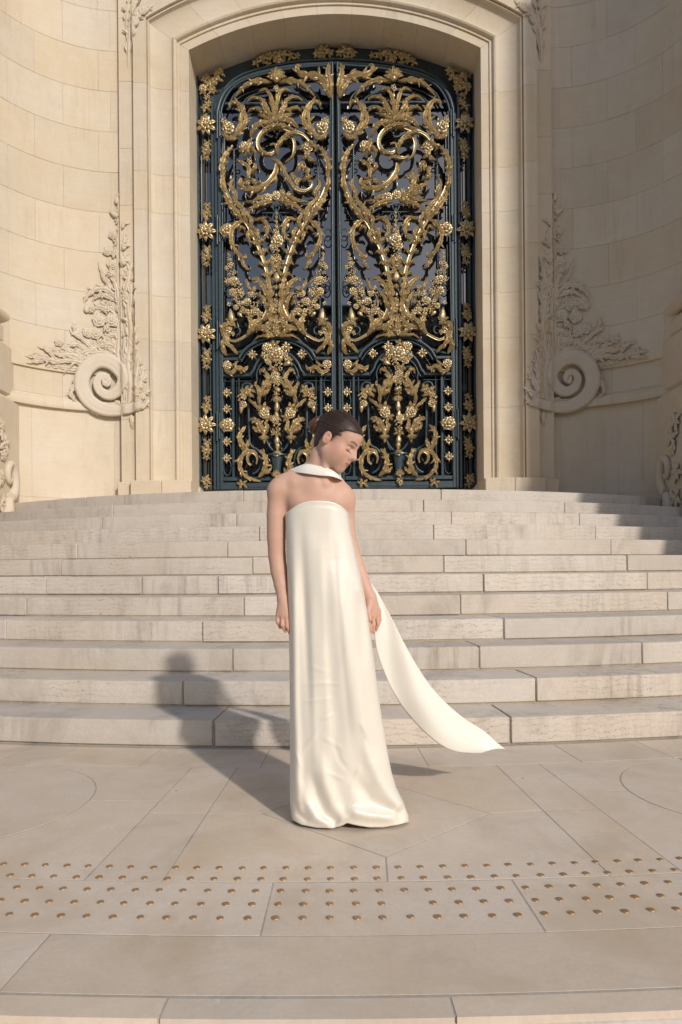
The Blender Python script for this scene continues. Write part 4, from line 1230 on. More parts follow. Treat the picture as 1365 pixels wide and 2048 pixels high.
def RA_(pts, w, lobes=5, d0=0.0, bulge=0.03, **kw):
    for s in (-1, 1):
        P = [wall_az(*p) for p in pts]
        v, f = warp(acan_geo(P, w*WP, lobes, d0, bulge, relief=0.62, fat=1.0, **kw), s)
        MB().add(v, f).build('carved_leaf', M_CARVE, reliefs[s], smooth=70, fix=True)
def RS_(pts, w, d0=0.02, bulge=0.03, name='volute', **kw):
    for s in (-1, 1):
        P = [wall_az(*p) for p in pts]
        v, f = warp(strap_geo(P, w*WP, d0, bulge, **kw), s)
        MB().add(v, f).build(name, M_CARVE, reliefs[s], smooth=70, fix=True)
rr_ = random.Random(5)
def RK_(kind, px, py, r, rot=0.0, off=0.0, squash=(1, 1)):
    for s in (-1, 1):
        a, z = wall_az(px+rr_.uniform(-2, 2)*(s > 0), py+rr_.uniform(-3, 3)*(s > 0))
        p = wall_pt(s, a, off, z)
        o = bpy.data.objects.new('carved_'+KS[kind].name, KS[kind]); COL.objects.link(o); o.parent = reliefs[s]
        o.location = Vector(p)-Vector(reliefs[s].location)
        ang = max(0, a)/NR
        o.rotation_euler = Matrix.Rotation(s*-ang, 3, 'Z').to_4x4().to_3x3().to_euler() if rot == 0 else (Matrix.Rotation(-s*ang, 4, 'Z') @ Matrix.Rotation(rot*s, 4, 'Y')).to_euler()
        o.scale = (r*WP*squash[0], r*WP*0.62, r*WP*squash[1])
spir = [(290, 812), (268, 818), (240, 823), (208, 820), (178, 802), (164, 772), (172, 742), (198, 724), (228, 730), (246, 752), (243, 778), (222, 792), (202, 784), (195, 766), (204, 753), (217, 757), (219, 768), (211, 771)]
RS_(spir, 15, d0=0.045, bulge=0.02, taper=(0.5, 0.35), n=80, rel=0.35)
RK_('bud', 210, 766, 9, 0.3, 0.05)
for P, w, n in (([(258, 812), (262, 770), (258, 725), (262, 690), (258, 650)], 15, 7), ([(248, 800), (250, 755), (240, 715), (220, 700), (206, 702)], 12, 6), ([(264, 800), (270, 755), (270, 705), (266, 660), (268, 630)], 12, 7),
                ([(250, 760), (238, 715), (240, 670), (234, 628)], 13, 6), ([(246, 745), (228, 715), (200, 706), (176, 712), (168, 722)], 10, 6), ([(262, 806), (278, 785), (288, 765), (300, 752)], 11, 5), ([(264, 812), (282, 804), (294, 790), (306, 782)], 10, 5),
                ([(262, 816), (280, 818), (296, 812), (302, 800)], 9, 5), ([(262, 790), (276, 762), (280, 735), (284, 712)], 9, 5), ([(228, 800), (250, 812), (270, 806), (282, 792)], 8, 4),
                ([(258, 700), (264, 660), (258, 610), (264, 570)], 14, 7), ([(250, 660), (262, 620), (264, 580), (256, 540)], 11, 6), ([(246, 600), (258, 566), (262, 540), (268, 520)], 10, 5), ([(240, 620), (236, 580), (226, 556), (220, 548)], 9, 5),
                ([(232, 582), (214, 566), (204, 546), (197, 522)], 6, 4), ([(236, 596), (214, 580), (190, 582), (173, 596), (168, 608)], 9, 6), ([(232, 602), (210, 592), (192, 596), (184, 604)], 7, 5),
                ([(240, 540), (250, 524), (262, 520)], 9, 4), ([(240, 510), (250, 494), (264, 490)], 8, 3), ([(236, 560), (226, 548), (218, 540)], 7, 3), ([(240, 470), (250, 450), (262, 446)], 6, 3),
                ([(240, 700), (220, 690), (200, 692), (186, 684)], 10, 5), ([(245, 690), (232, 672), (214, 676), (206, 690)], 9, 4),
                ([(186, 738), (160, 726), (130, 722), (96, 724)], 9, 7), ([(176, 730), (150, 712), (120, 710), (90, 704)], 8, 6), ([(130, 728), (104, 722), (76, 716), (50, 712)], 8, 6), ([(110, 716), (92, 700), (74, 692)], 7, 4), ([(150, 715), (136, 700), (120, 696)], 7, 4), ([(92, 722), (72, 724), (52, 726)], 6, 4),
                ([(170, 700), (156, 690), (140, 692), (128, 700)], 8, 4), ([(178, 690), (160, 676), (146, 668), (138, 656)], 6, 4), ([(152, 668), (148, 654), (150, 642)], 6, 3), ([(160, 744), (150, 770), (142, 792), (160, 806)], 7, 6), ([(176, 812), (192, 826), (206, 832)], 6, 4),
                ([(200, 690), (184, 702), (168, 704), (158, 714)], 8, 4), ([(262, 828), (266, 842), (264, 858)], 6, 3)):
    RA_(P, w, n, 0.005, 0.028)
for P, w, n in (([(256, 770), (246, 720), (250, 680), (244, 640)], 16, 6), ([(240, 735), (222, 712), (206, 690), (200, 672)], 15, 5), ([(262, 740), (268, 700), (266, 660), (272, 620)], 12, 6), ([(244, 700), (232, 690), (222, 668), (224, 650)], 13, 5), ([(220, 716), (196, 704), (180, 690), (172, 676)], 13, 5), ([(206, 720), (180, 714), (156, 700), (140, 684)], 12, 6),
                ([(250, 640), (244, 610), (250, 580), (244, 556)], 13, 6), ([(262, 620), (266, 585), (262, 555), (268, 530)], 10, 6), ([(232, 630), (214, 616), (196, 614), (182, 622)], 11, 5), ([(238, 570), (228, 552), (230, 532), (222, 516)], 10, 5), ([(248, 560), (256, 536), (252, 512), (258, 494)], 9, 5), ([(240, 520), (232, 498), (226, 486)], 9, 4), ([(244, 500), (250, 476), (246, 456)], 8, 4), ([(170, 736), (140, 736), (112, 732), (84, 732)], 8, 6), ([(140, 712), (116, 704), (98, 690)], 9, 5), ([(100, 726), (80, 714), (62, 704)], 8, 4),
                ([(266, 790), (284, 770), (290, 742), (296, 726)], 10, 5), ([(268, 806), (288, 796), (302, 776)], 9, 4), ([(178, 806), (160, 786), (152, 764)], 7, 4), ([(200, 822), (184, 818), (168, 806)], 6, 4)):
    RA_(P, w, n, -0.008, 0.012)
RS_([(246, 700), (242, 640), (238, 560), (238, 500), (240, 440), (241, 396)], 3.5, 0.01, 0.02, 'carved_stem', taper=(1, 0.4))
for k, x, y, r in (('flower', 199, 642, 15), ('rosette', 224, 642, 16), ('flower', 176, 666, 12), ('rosette', 193, 668, 14), ('flower', 227, 472, 10), ('rosette', 243, 461, 9), ('flower', 216, 505, 10), ('rosette', 227, 531, 13), ('flower', 240, 545, 8), ('sprig', 236, 486, 11), ('sprig2', 232, 510, 12), ('bud', 246, 525, 10),
                   ('bud', 236, 402, 9), ('bud', 240, 414, 8), ('bud', 229, 430, 10), ('bunch', 240, 426, 8), ('bud', 240, 392, 7), ('sprig', 238, 444, 9), ('bunch', 214, 622, 9), ('bunch', 184, 620, 8), ('bud', 174, 618, 9), ('bunch', 215, 660, 9), ('sprig', 210, 682, 14), ('bunch', 232, 664, 8), ('flower', 240, 618, 10), ('sprig2', 216, 610, 11),
                   ('flower', 88, 716, 10), ('rosette', 118, 685, 10), ('bud', 150, 668, 8), ('bunch', 104, 700, 6), ('sprig', 132, 706, 12), ('sprig2', 156, 720, 12), ('bunch', 172, 708, 9), ('flower', 166, 716, 9), ('sprig', 70, 712, 10), ('bunch', 266, 838, 6), ('bunch2', 266, 852, 5), ('sprig', 252, 590, 10), ('bunch', 222, 548, 8)):
    RK_(k, x, y, r, (x*3+y) % 6+0.01, 0.02)
# leaves growing up the corners of the portal into the spandrel
for P, w, n in (([(257, 136), (259, 96), (262, 60), (272, 24), (290, -10)], 9, 7), ([(262, 100), (270, 66), (284, 40), (300, 16)], 9, 6), ([(264, 70), (280, 44), (300, 30), (316, 10)], 7, 5), ([(252, 60), (256, 30), (262, 0), (270, -20)], 8, 6)):
    RA_(P, w, n, 0.0, 0.03)
# carved consoles on the pedestals
for s in (-1, 1):
    con = empty('carved_console', (s*4.53, 9.35, 1.66))
    tag(con, 'carved scroll console with leaves on the inner face of the '+('sunlit' if s < 0 else 'shaded')+' pedestal', 'console', 'consoles on the pedestals')
    mb = MB()
    P = [(s*4.50, 9.38+0.17*math.cos(a)*(1-0.035*k), 2.34+0.30*math.sin(a)*(1-0.035*k)) for k, a in enumerate(np.linspace(-1.8, 5.6, 26))]
    mb.tube(P, np.linspace(0.075, 0.025, 26), 10); mb.build('scroll', M_CARVE, con, smooth=50)
    mb = MB(); mb.tube([(s*4.50, 9.34, 2.03), (s*4.48, 9.28, 1.9), (s*4.48, 9.22, 1.75), (s*4.48, 9.24, 1.66)], [0.06, 0.08, 0.10, 0.10], 10); mb.build('foot', M_CARVE, con, smooth=50)
    for kd, y, z, r, rot in (('sprig', 9.22, 2.78, 0.17, 0.2), ('sprig2', 9.12, 2.98, 0.16, 0.5), ('flower', 9.22, 2.62, 0.10, 1), ('sprig', 9.12, 1.95, 0.18, 3.0), ('sprig2', 9.10, 2.30, 0.16, 1.2)):
        o = bpy.data.objects.new('carved_'+KS[kd].name, KS[kd]); COL.objects.link(o); o.parent = con
        o.location = Vector((s*4.52, y, z))-Vector(con.location)
        o.rotation_euler = (Matrix.Rotation(-s*math.pi/2, 4, 'Z') @ Matrix.Rotation(rot, 4, 'Y')).to_euler(); o.scale = (r, r*0.6, r)
# ---------------------------------------------------------------- the woman
DP = 2.80
def BP(px, py, dy=0.0):
    return np.array(at(px, py, DP+dy))
class Field:
    """a signed distance field on a rectilinear grid, blended from local primitives"""
    def __init__(s, xs, ys, zs):
        s.ax = (np.asarray(xs), np.asarray(ys), np.asarray(zs))
        s.v = np.full((len(xs), len(ys), len(zs)), 0.5, np.float32)
    def region(s, lo, hi):
        sl = []
        for a, l, h in zip(s.ax, lo, hi):
            i0 = max(0, np.searchsorted(a, l)-1); i1 = min(len(a), np.searchsorted(a, h)+1)
            sl.append(slice(i0, i1))
        g = np.meshgrid(s.ax[0][sl[0]], s.ax[1][sl[1]], s.ax[2][sl[2]], indexing='ij', sparse=True)
        return tuple(sl), g
    def join(s, sl, d, k):
        a = s.v[sl]
        h = np.clip(0.5+0.5*(a-d)/k, 0, 1)
        s.v[sl] = a*(1-h)+d*h-k*h*(1-h)
    def carve(s, sl, d, k):
        a = s.v[sl]
        h = np.clip(0.5-0.5*(a+d)/k, 0, 1)
        s.v[sl] = a*(1-h)-d*h+k*h*(1-h)
    def cone(s, a, b, ra, rb, k=0.02, flat=None):
        a, b = np.array(a, float), np.array(b, float)
        m = max(ra, rb)+k+0.02
        sl, (X, Y, Z) = s.region(np.minimum(a, b)-m, np.maximum(a, b)+m)
        ab = b-a; L2 = ab.dot(ab)+1e-12
        t = np.clip(((X-a[0])*ab[0]+(Y-a[1])*ab[1]+(Z-a[2])*ab[2])/L2, 0, 1)
        d = np.sqrt((X-a[0]-t*ab[0])**2+(Y-a[1]-t*ab[1])**2+(Z-a[2]-t*ab[2])**2)-(ra+(rb-ra)*t)
        s.join(sl, d, k)
    def ell(s, c, r, R=None, k=0.02, cut=False):
        c, r = np.array(c, float), np.array(r, float)
        m = r.max()+k+0.02
        sl, (X, Y, Z) = s.region(c-m, c+m)
        x, y, z = X-c[0], Y-c[1], Z-c[2]
        if R is not None:
            p = [R[0][i]*x+R[1][i]*y+R[2][i]*z for i in range(3)]   # R columns = local axes
        else: p = [x, y, z]
        k0 = np.sqrt((p[0]/r[0])**2+(p[1]/r[1])**2+(p[2]/r[2])**2)
        k1 = np.sqrt((p[0]/r[0]**2)**2+(p[1]/r[1]**2)**2+(p[2]/r[2]**2)**2)+1e-9
        d = np.where(k0 < 0.05, -r.min(), k0*(k0-1)/k1)
        (s.carve if cut else s.join)(sl, d, k)
    def nets(s):
        v = s.v; ins = v < 0
        c = ins[:-1, :-1, :-1].astype(np.int8)
        tot = np.zeros(c.shape, np.int8)
        for i in (0, 1):
            for j in (0, 1):
                for k in (0, 1):
                    tot += ins[i:ins.shape[0]-1+i, j:ins.shape[1]-1+j, k:ins.shape[2]-1+k]
        act = (tot > 0) & (tot < 8)
        I = np.argwhere(act)
        idx = np.full(act.shape, -1, np.int64); idx[act] = np.arange(len(I))
        pos = np.zeros((len(I), 3)); cnt = np.zeros(len(I))
        corners = [(i, j, k) for i in (0, 1) for j in (0, 1) for k in (0, 1)]
        ax = s.ax
        for a in corners:
            for d in range(3):
                if a[d]: continue
                b = list(a); b[d] = 1
                va = v[I[:, 0]+a[0], I[:, 1]+a[1], I[:, 2]+a[2]]; vb = v[I[:, 0]+b[0], I[:, 1]+b[1], I[:, 2]+b[2]]
                m = (va < 0) != (vb < 0)
                t = np.where(m, va/(va-vb+1e-12), 0)
                P = np.stack([ax[q][I[:, q]+a[q]] for q in range(3)], 1)
                P[:, d] += t*(ax[d][I[:, d]+1]-ax[d][I[:, d]])
                pos[m] += P[m]; cnt[m] += 1
        pos /= cnt[:, None]
        F = []
        n = v.shape
        for d in range(3):
            e, f = (d+1) % 3, (d+2) % 3
            sl0 = [slice(1, n[q]-1) for q in range(3)]; sl0[d] = slice(0, n[d]-1)
            sl1 = list(sl0); sl1[d] = slice(1, n[d])
            A, B = ins[tuple(sl0)], ins[tuple(sl1)]
            E = np.argwhere(A != B)
            fl = A[E[:, 0], E[:, 1], E[:, 2]]
            off = np.array([1, 1, 1]); off[d] = 0
            E = E+off
            def cell(de, df):
                q = E.copy(); q[:, e] -= de; q[:, f] -= df
                return idx[q[:, 0], q[:, 1], q[:, 2]]
            q = np.stack([cell(1, 1), cell(0, 1), cell(0, 0), cell(1, 0)], 1)
            q[~fl] = q[~fl][:, ::-1]
            F.append(q)
        F = np.concatenate(F)
        F = F[(F >= 0).all(1)]
        return pos, F
def np_mesh(name, P, F, mat):
    me = bpy.data.meshes.new(name)
    me.vertices.add(len(P)); me.vertices.foreach_set('co', P.astype(np.float32).ravel())
    me.loops.add(F.size); me.polygons.add(len(F))
    me.loops.foreach_set('vertex_index', F.astype(np.int32).ravel())
    me.polygons.foreach_set('loop_start', np.arange(0, F.size, 4, dtype=np.int32))
    me.polygons.foreach_set('use_smooth', np.ones(len(F), bool))
    me.update(calc_edges=True); me.validate()
    me.materials.append(mat)
    return me

person = empty('person', (-0.1, DP, 0))
tag(person, 'woman in a long cream satin strapless dress looking down in front of the steps', 'person')

# head frame
HY, HP, HR, HS = math.radians(67), math.radians(33), math.radians(-3), 0.955
hf = np.array([math.sin(HY)*math.cos(HP), -math.cos(HY)*math.cos(HP), -math.sin(HP)])
hu = np.array([0, 0, 1.0])-hf*hf[2]; hu /= np.linalg.norm(hu)
hl = np.cross(hf, hu)
hu = hu*math.cos(HR)+hl*math.sin(HR); hl = np.cross(hf, hu)
H0 = BP(671.5, 885, -0.01)
HM = np.stack([hf, hu, hl], 1)       # columns
FSQ = 0.86
def hd(F, U, L):
    U = U*FSQ if U < 0 else U
    return H0+HS*(F*hf+U*hu+L*hl)

zlo = np.arange(0.02, 0.76, 0.009); z2 = np.arange(0.76, 0.96, 0.0030); z3 = np.arange(0.96, 1.36, 0.0050); z4 = np.arange(1.36, 1.66, 0.0026)
fld = Field(np.arange(-0.335, 0.215, 0.0030), np.arange(DP-0.20, DP+0.20, 0.0032), np.concatenate([zlo, z2, z3, z4]))
# legs and trunk (under the dress)
for sx, x0 in ((-1, 628), (1, 668)):
    fld.cone(BP(x0, 1230, 0.02), BP(x0+4, 1430, 0.03), 0.075, 0.048, 0.03)
    fld.cone(BP(x0+4, 1430, 0.03), BP(x0+6, 1600, 0.04), 0.048, 0.035, 0.02)
    fld.cone(BP(x0+6, 1600, 0.04), BP(x0+8, 1622, -0.03), 0.035, 0.030, 0.02)
fld.ell(BP(646, 1215, 0.03), (0.135, 0.085, 0.12), k=0.05)
fld.ell(BP(638, 1110, 0.02), (0.105, 0.075, 0.15), k=0.05)
fld.ell(BP(634, 1040, 0.018), (0.112, 0.072, 0.105), k=0.05)
# chest and shoulders
fld.cone(BP(602, 1002, 0.016), BP(668, 1006, 0.016), 0.062, 0.060, 0.04)
fld.cone(BP(558, 981, 0.02), BP(630, 974, 0.018), 0.040, 0.056, 0.035)
fld.cone(BP(630, 975, 0.015), BP(688, 998, 0.025), 0.058, 0.042, 0.035)
fld.cone(BP(630, 944, 0.026), BP(568, 968, 0.024), 0.046, 0.042, 0.03)
fld.cone(BP(645, 938, 0.030), BP(682, 980, 0.03), 0.042, 0.034, 0.03)
fld.cone(BP(640, 972, 0.005), BP(590, 966, -0.015), 0.014, 0.012, 0.03)     # collar bone
fld.cone(BP(652, 974, 0.000), BP(690, 984, -0.005), 0.013, 0.012, 0.03)
fld.cone(BP(637, 966, 0.02), BP(642, 915, 0.014), 0.052, 0.0415, 0.03)
fld.cone(BP(642, 915, 0.014), hd(-0.030, -0.01, 0), 0.0415, 0.040, 0.02)
fld.cone(hd(-0.02, -0.03, 0.052), BP(652, 966, -0.03), 0.012, 0.010, 0.025)  # neck muscle
# arm on the photo's left
fld.cone(BP(556, 985, 0.02), BP(553, 1030, 0.023), 0.0395, 0.0392, 0.03)
for p, q in zip([(553, 1030, .023, .0395), (553, 1075, .027, .0382), (554.5, 1112, .030, .0360), (558, 1142, .020, .0345), (562.5, 1170, .008, .0290)], [(553, 1075, .027, .0382), (554.5, 1112, .030, .0360), (558, 1142, .020, .0345), (562.5, 1170, .008, .0290), (567, 1196, -.003, .0232)]):
    fld.cone(BP(*p[:3]), BP(*q[:3]), p[3], q[3], 0.004)
def hand(wrist, knuck, mids, tips, thumb, rr=0.0088, pr=0.0125):
    for kx in knuck:
        fld.cone(wrist, kx, 0.019, pr, 0.012)
    for a, b, c in zip(knuck, mids, tips):
        fld.cone(a, b, rr*1.08, rr, 0.0035)
        fld.cone(b, c, rr, rr*0.80, 0.003)
    t = thumb
    fld.cone(t[0], t[1], 0.014, 0.0105, 0.010); fld.cone(t[1], t[2], 0.0100, 0.0080, 0.004)
hand(BP(567, 1196, -0.004), [BP(557.5, 1229, -0.012), BP(565.5, 1232, -0.022), BP(574, 1233, -0.026), BP(582, 1230, -0.022)],
     [BP(556, 1243, -0.020), BP(565, 1250, -0.032), BP(575, 1253, -0.036), BP(584, 1250, -0.030)],
     [BP(561, 1255, -0.010), BP(571, 1262, -0.022), BP(580.5, 1267, -0.026), BP(588.5, 1266, -0.022)],
     [BP(576, 1204, -0.002), BP(588, 1222, 0.005), BP(591, 1240, -0.004)])
# arm on the photo's right
fld.cone(BP(691, 998, 0.035), BP(692, 1030, 0.040), 0.0370, 0.0360, 0.03)
for p, q in zip([(692, 1030, .040, .0360), (695, 1070, .046, .0345), (704, 1104, .050, .0325), (720, 1146, .045, .0300)], [(695, 1070, .046, .0345), (704, 1104, .050, .0325), (720, 1146, .045, .0300), (740, 1194, .030, .0215)]):
    fld.cone(BP(*p[:3]), BP(*q[:3]), p[3], q[3], 0.004)
hand(BP(741, 1194, 0.03), [BP(741, 1230, 0.012), BP(748, 1231, 0.022), BP(754, 1229, 0.034), BP(758, 1224, 0.046)],
     [BP(739, 1247, 0.000), BP(747, 1250, 0.012), BP(756, 1247, 0.028), BP(760, 1239, 0.044)],
     [BP(743, 1263, 0.006), BP(748.5, 1265, 0.018), BP(753, 1260, 0.032), BP(757, 1251, 0.044)],
     [BP(741, 1206, 0.015), BP(737, 1224, -0.002), BP(741, 1240, -0.008)], rr=0.0082, pr=0.0115)
# head
def he(c, r, k=0.02, cut=False): fld.ell(hd(*c), np.array(r)*HS, HM, k, cut)
def hc(a, b, ra, rb, k=0.01): fld.cone(hd(*a), hd(*b), ra*HS, rb*HS, k)
he((-0.014, 0.040, 0), (0.096, 0.085, 0.073), 0.03)
he((0.034, -0.018, 0), (0.060, 0.082, 0.055), 0.03)
he((0.042, 0.056, 0), (0.053, 0.044, 0.056), 0.03)
for q in (-1, 1):
    hc((0.004, -0.052, 0.044*q), (0.070, -0.096, 0.010*q), 0.020, 0.015, 0.025)
    he((0.050, -0.020, 0.038*q), (0.028, 0.026, 0.020), 0.03)
    he((0.044, -0.048, 0.034*q), (0.032, 0.034, 0.021), 0.03)
    hc((0.086, 0.030, 0.012*q), (0.074, 0.031, 0.040*q), 0.0095, 0.009, 0.014)
    he((0.094, 0.006, 0.033*q), (0.020, 0.013, 0.016), 0.012, True)
    he((0.0745, 0.006, 0.031*q), (0.0135, 0.0125, 0.0155), 0.004)
    he((0.099, -0.0265, 0.0115*q), (0.0085, 0.0075, 0.0070), 0.007)
    he((-0.012, -0.001, 0.073*q), (0.019, 0.031, 0.010), 0.006)
    he((-0.008, 0.004, 0.083*q), (0.0105, 0.019, 0.0075), 0.004, True)
    he((-0.006, -0.004, 0.076*q), (0.006, 0.008, 0.006), 0.004)
hc((0.0935, 0.022, 0), (0.1125, -0.014, 0), 0.0075, 0.0085, 0.010)
he((0.1125, -0.0205, 0), (0.0115, 0.0095, 0.0100), 0.006)
hc((0.106, -0.029, 0), (0.098, -0.044, 0), 0.006, 0.006, 0.008)
he((0.080, -0.058, 0), (0.022, 0.030, 0.030), 0.018)
for q in (-1, 1):
    hc((0.1015, -0.0535, 0.003*q), (0.087, -0.0590, 0.0235*q), 0.0055, 0.0028, 0.003)
    hc((0.0985, -0.0655, 0.004*q), (0.087, -0.0605, 0.0210*q), 0.0065, 0.0028, 0.003)
he((0.080, -0.097, 0), (0.017, 0.016, 0.018), 0.014)
for q in (-1, 1): he((0.086, -0.014, 0.013*q), (0.016, 0.018, 0.010), 0.012)
P, F = fld.nets()
# a light smoothing pass
def smooth_mesh(P, F, it, lam=0.5):
    n = len(P)
    e = np.concatenate([F[:, [0, 1]], F[:, [1, 2]], F[:, [2, 3]], F[:, [3, 0]]]); e = np.concatenate([e, e[:, ::-1]])
    deg = np.bincount(e[:, 0], minlength=n)[:, None]
    for _ in range(it):
        acc = np.stack([np.bincount(e[:, 0], weights=P[e[:, 1], q], minlength=n) for q in range(3)], 1)
        P = P+lam*(acc/np.maximum(deg, 1)-P)
    return P
P = smooth_mesh(P, F, 2, 0.5)
# skin tone painted per vertex: lips, brows, lashes, make-up, knuckles, darker lid crease, shade between the lips
loc = (P-H0) @ HM / HS
Fh, Uh, Lh = loc[:, 0], np.where(loc[:, 1] < 0, loc[:, 1]/FSQ, loc[:, 1]), np.abs(loc[:, 2])
inhead = (Uh > -0.12) & (np.abs(Fh) < 0.14) & (Lh < 0.1)
colr = np.tile(np.array([0.60, 0.375, 0.275]), (len(P), 1))
def blend(mask, c):
    global colr
    colr = colr*(1-mask[:, None])+np.array(c)*mask[:, None]
def g3(f, u, l, sf, su, sl): return np.exp(-((Fh-f)/sf)**2-((Uh-u)/su)**2-((Lh-l)/sl)**2)*inhead
blend(0.62*g3(0.050, -0.024, 0.052, 0.036, 0.032, 0.04), (0.64, 0.31, 0.225))
blend(0.45*g3(0.114, -0.018, 0, 0.014, 0.014, 0.014), (0.58, 0.28, 0.21))
blend(0.5*g3(-0.012, -0.001, 0.078, 0.02, 0.03, 0.015), (0.60, 0.28, 0.20))
lip = np.clip(1.25-np.abs((Uh+0.0595)/(0.0105*np.clip(1-(Lh/0.024)**2, 0.02, 1)))**3, 0, 1)*(Fh > 0.082)*(Lh < 0.023)*inhead
blend(0.85*lip, (0.46, 0.15, 0.125))
slit = np.clip(1-np.abs(Uh+0.0597)/0.0016, 0, 1)*(Fh > 0.08)*(Lh < 0.021)*inhead
blend(0.9*slit, (0.16, 0.05, 0.04))  # shade of the parted lips, painted as a dark line
browc = 0.0345+0.005*np.sin(np.clip((Lh-0.010)/0.042, 0, 1)*2.2)-0.004*np.clip((Lh-0.036)/0.02, 0, 1)
brow = np.clip(1.2-np.abs(Uh-browc)/0.0058, 0, 1)*np.clip((Lh-0.008)/0.004, 0, 1)*np.clip((0.052-Lh)/0.006, 0, 1)*(Fh > 0.045)*inhead
blend(0.95*brow, (0.09, 0.045, 0.028))
lash = np.clip(1.2-np.abs(Uh+0.0045-0.12*(Lh-0.031)**2/0.012)/0.0034, 0, 1)*np.clip((Lh-0.018)/0.004, 0, 1)*np.clip((0.050-Lh)/0.005, 0, 1)*(Fh > 0.055)*inhead
blend(0.95*lash, (0.06, 0.03, 0.02))
crease = np.clip(1-np.abs(Uh-0.0185)/0.004, 0, 1)*np.clip((Lh-0.014)/0.006, 0, 1)*np.clip((0.052-Lh)/0.008, 0, 1)*(Fh > 0.05)*inhead
blend(0.40*crease, (0.36, 0.18, 0.12))  # darker band along the upper lid crease
Uk = np.array([-0.12, -0.085, -0.05, -0.016, -0.004, 0.010, 0.028, 0.050, 0.066, 0.078, 0.088, 0.100, 0.14])
Fk = np.array([-0.060, -0.050, -0.045, -0.034, 0.012, 0.018, 0.026, 0.036, 0.052, 0.078, 0.100, 0.115, 0.13])
fb_ = np.interp(loc[:, 1], Uk, Fk)-0.25*np.clip(Lh-0.045, 0, 1)
streak = 0.5+0.5*np.sin(np.arctan2(loc[:, 2], loc[:, 1]+0.02)*130)
roots = np.exp(-np.clip(Fh-fb_, 0, 1)/(0.004+0.005*streak))*inhead*(Uh > -0.03)*(np.abs(loc[:, 2]) < 0.0725)
blend(0.9*np.clip(roots, 0, 1), (0.035, 0.018, 0.012))
hands = np.clip((0.885-P[:, 2])/0.06, 0, 1)*(P[:, 2] > 0.7)
blend(0.35*hands, (0.60, 0.29, 0.215))
m_skin, nt, b = new_mat('skin')
at_ = nt.nodes.new('ShaderNodeAttribute'); at_.attribute_name = 'tone'
wv = wcoord(nt)
cc = mixc(nt, math_(nt, 'MULTIPLY', noise(nt, wv, 40, 4), 0.22), at_.outputs['Color'], (0.47, 0.235, 0.165))
nt.links.new(cc, b.inputs['Base Color'])
b.inputs['Roughness'].default_value = 0.54
b.inputs['Specular IOR Level'].default_value = 0.35
b.inputs['Subsurface Weight'].default_value = 0.25
b.inputs['Subsurface Radius'].default_value = (0.010, 0.004, 0.002)
b.inputs['Subsurface Scale'].default_value = 0.6
bump(nt, b, noise(nt, wv, 420, 2), 0.04, 0.002)
me = np_mesh('body', P, F, m_skin)
ca = me.color_attributes.new('tone', 'FLOAT_COLOR', 'POINT')
ca.data.foreach_set('color', np.concatenate([colr, np.ones((len(P), 1))], 1).astype(np.float32).ravel())
body = link('body', me, person)

# hair: a sleek cap and a coiled bun
m_hair, nt, b = new_mat('hair')
tc = nt.nodes.new('ShaderNodeAttribute'); tc.attribute_name = 'strand'
st = noise(nt, tc.outputs['Vector'], 1.0, 3, 0.6)
c = mixc(nt, ramp(nt, st, [(0.35, (0, 0, 0)), (0.68, (1, 1, 1))]), (0.016, 0.009, 0.007), (0.060, 0.032, 0.021))
nt.links.new(c, b.inputs['Base Color'])
b.inputs['Roughness'].default_value = 0.46
b.inputs['Specular IOR Level'].default_value = 0.45
bump(nt, b, st, 0.5, 0.003)
lo = H0-0.155; hi = H0+0.155
hfld = Field(np.arange(lo[0], hi[0], 0.0027), np.arange(lo[1], hi[1], 0.0027), np.arange(lo[2], hi[2], 0.0027))
def hhe(c, r, k=0.02, cut=False): hfld.ell(hd(*c), np.array(r)*HS, HM, k, cut)
hhe((-0.016, 0.0425, 0), (0.1005, 0.0895, 0.0785), 0.02)
hhe((-0.050, -0.016, 0), (0.040, 0.066, 0.046), 0.03)
hhe((0.042, 0.058, 0), (0.0555, 0.046, 0.0585), 0.03)
G_ = np.meshgrid(*hfld.ax, indexing='ij')
Lc = (np.stack(G_, -1)-H0) @ HM / HS
Uk = np.array([-0.12, -0.085, -0.05, -0.016, -0.004, 0.010, 0.028, 0.050, 0.066, 0.078, 0.088, 0.100, 0.14])
Fk = np.array([-0.060, -0.050, -0.045, -0.034, 0.012, 0.018, 0.026, 0.036, 0.052, 0.078, 0.100, 0.115, 0.13])
Fb = -0.003+np.interp(Lc[..., 1], Uk, Fk)+0.0015*np.sin(Lc[..., 1]*260)*np.clip((np.abs(Lc[..., 2])-0.03)/0.03, 0, 1)-0.25*np.clip(np.abs(Lc[..., 2])-0.045, 0, 1)
hfld.v = np.maximum(hfld.v, ((Lc[..., 0]-Fb)*0.30*HS).astype(np.float32))
hfld.v = np.maximum(hfld.v, ((-0.080-Lc[..., 1])*0.8*HS).astype(np.float32))
HPp, HF = hfld.nets()
HPp = smooth_mesh(HPp, HF, 2, 0.5)
hl_ = (HPp-H0) @ HM / HS
cen = np.array([-0.115, 0.045, 0.0])
rel = hl_-cen
ang = np.arctan2(rel[:, 2], rel[:, 1]+0.02); rad = np.linalg.norm(rel, axis=1)
me = np_mesh('hair', HPp, HF, m_hair)
va = me.attributes.new('strand', 'FLOAT_VECTOR', 'POINT')
va.data.foreach_set('vector', np.stack([ang*26, rad*14, np.zeros_like(rad)], 1).astype(np.float32).ravel())
hair = link('hair', me, person)
m_bun, nt, b = new_mat('bun_hair')
tc = nt.nodes.new('ShaderNodeTexCoord')
c = mixc(nt, ramp(nt, noise(nt, wcoord(nt, (60, 60, 25)), 6.0, 3), [(0.35, (0, 0, 0)), (0.65, (1, 1, 1))]), (0.035, 0.014, 0.008), (0.15, 0.062, 0.030))
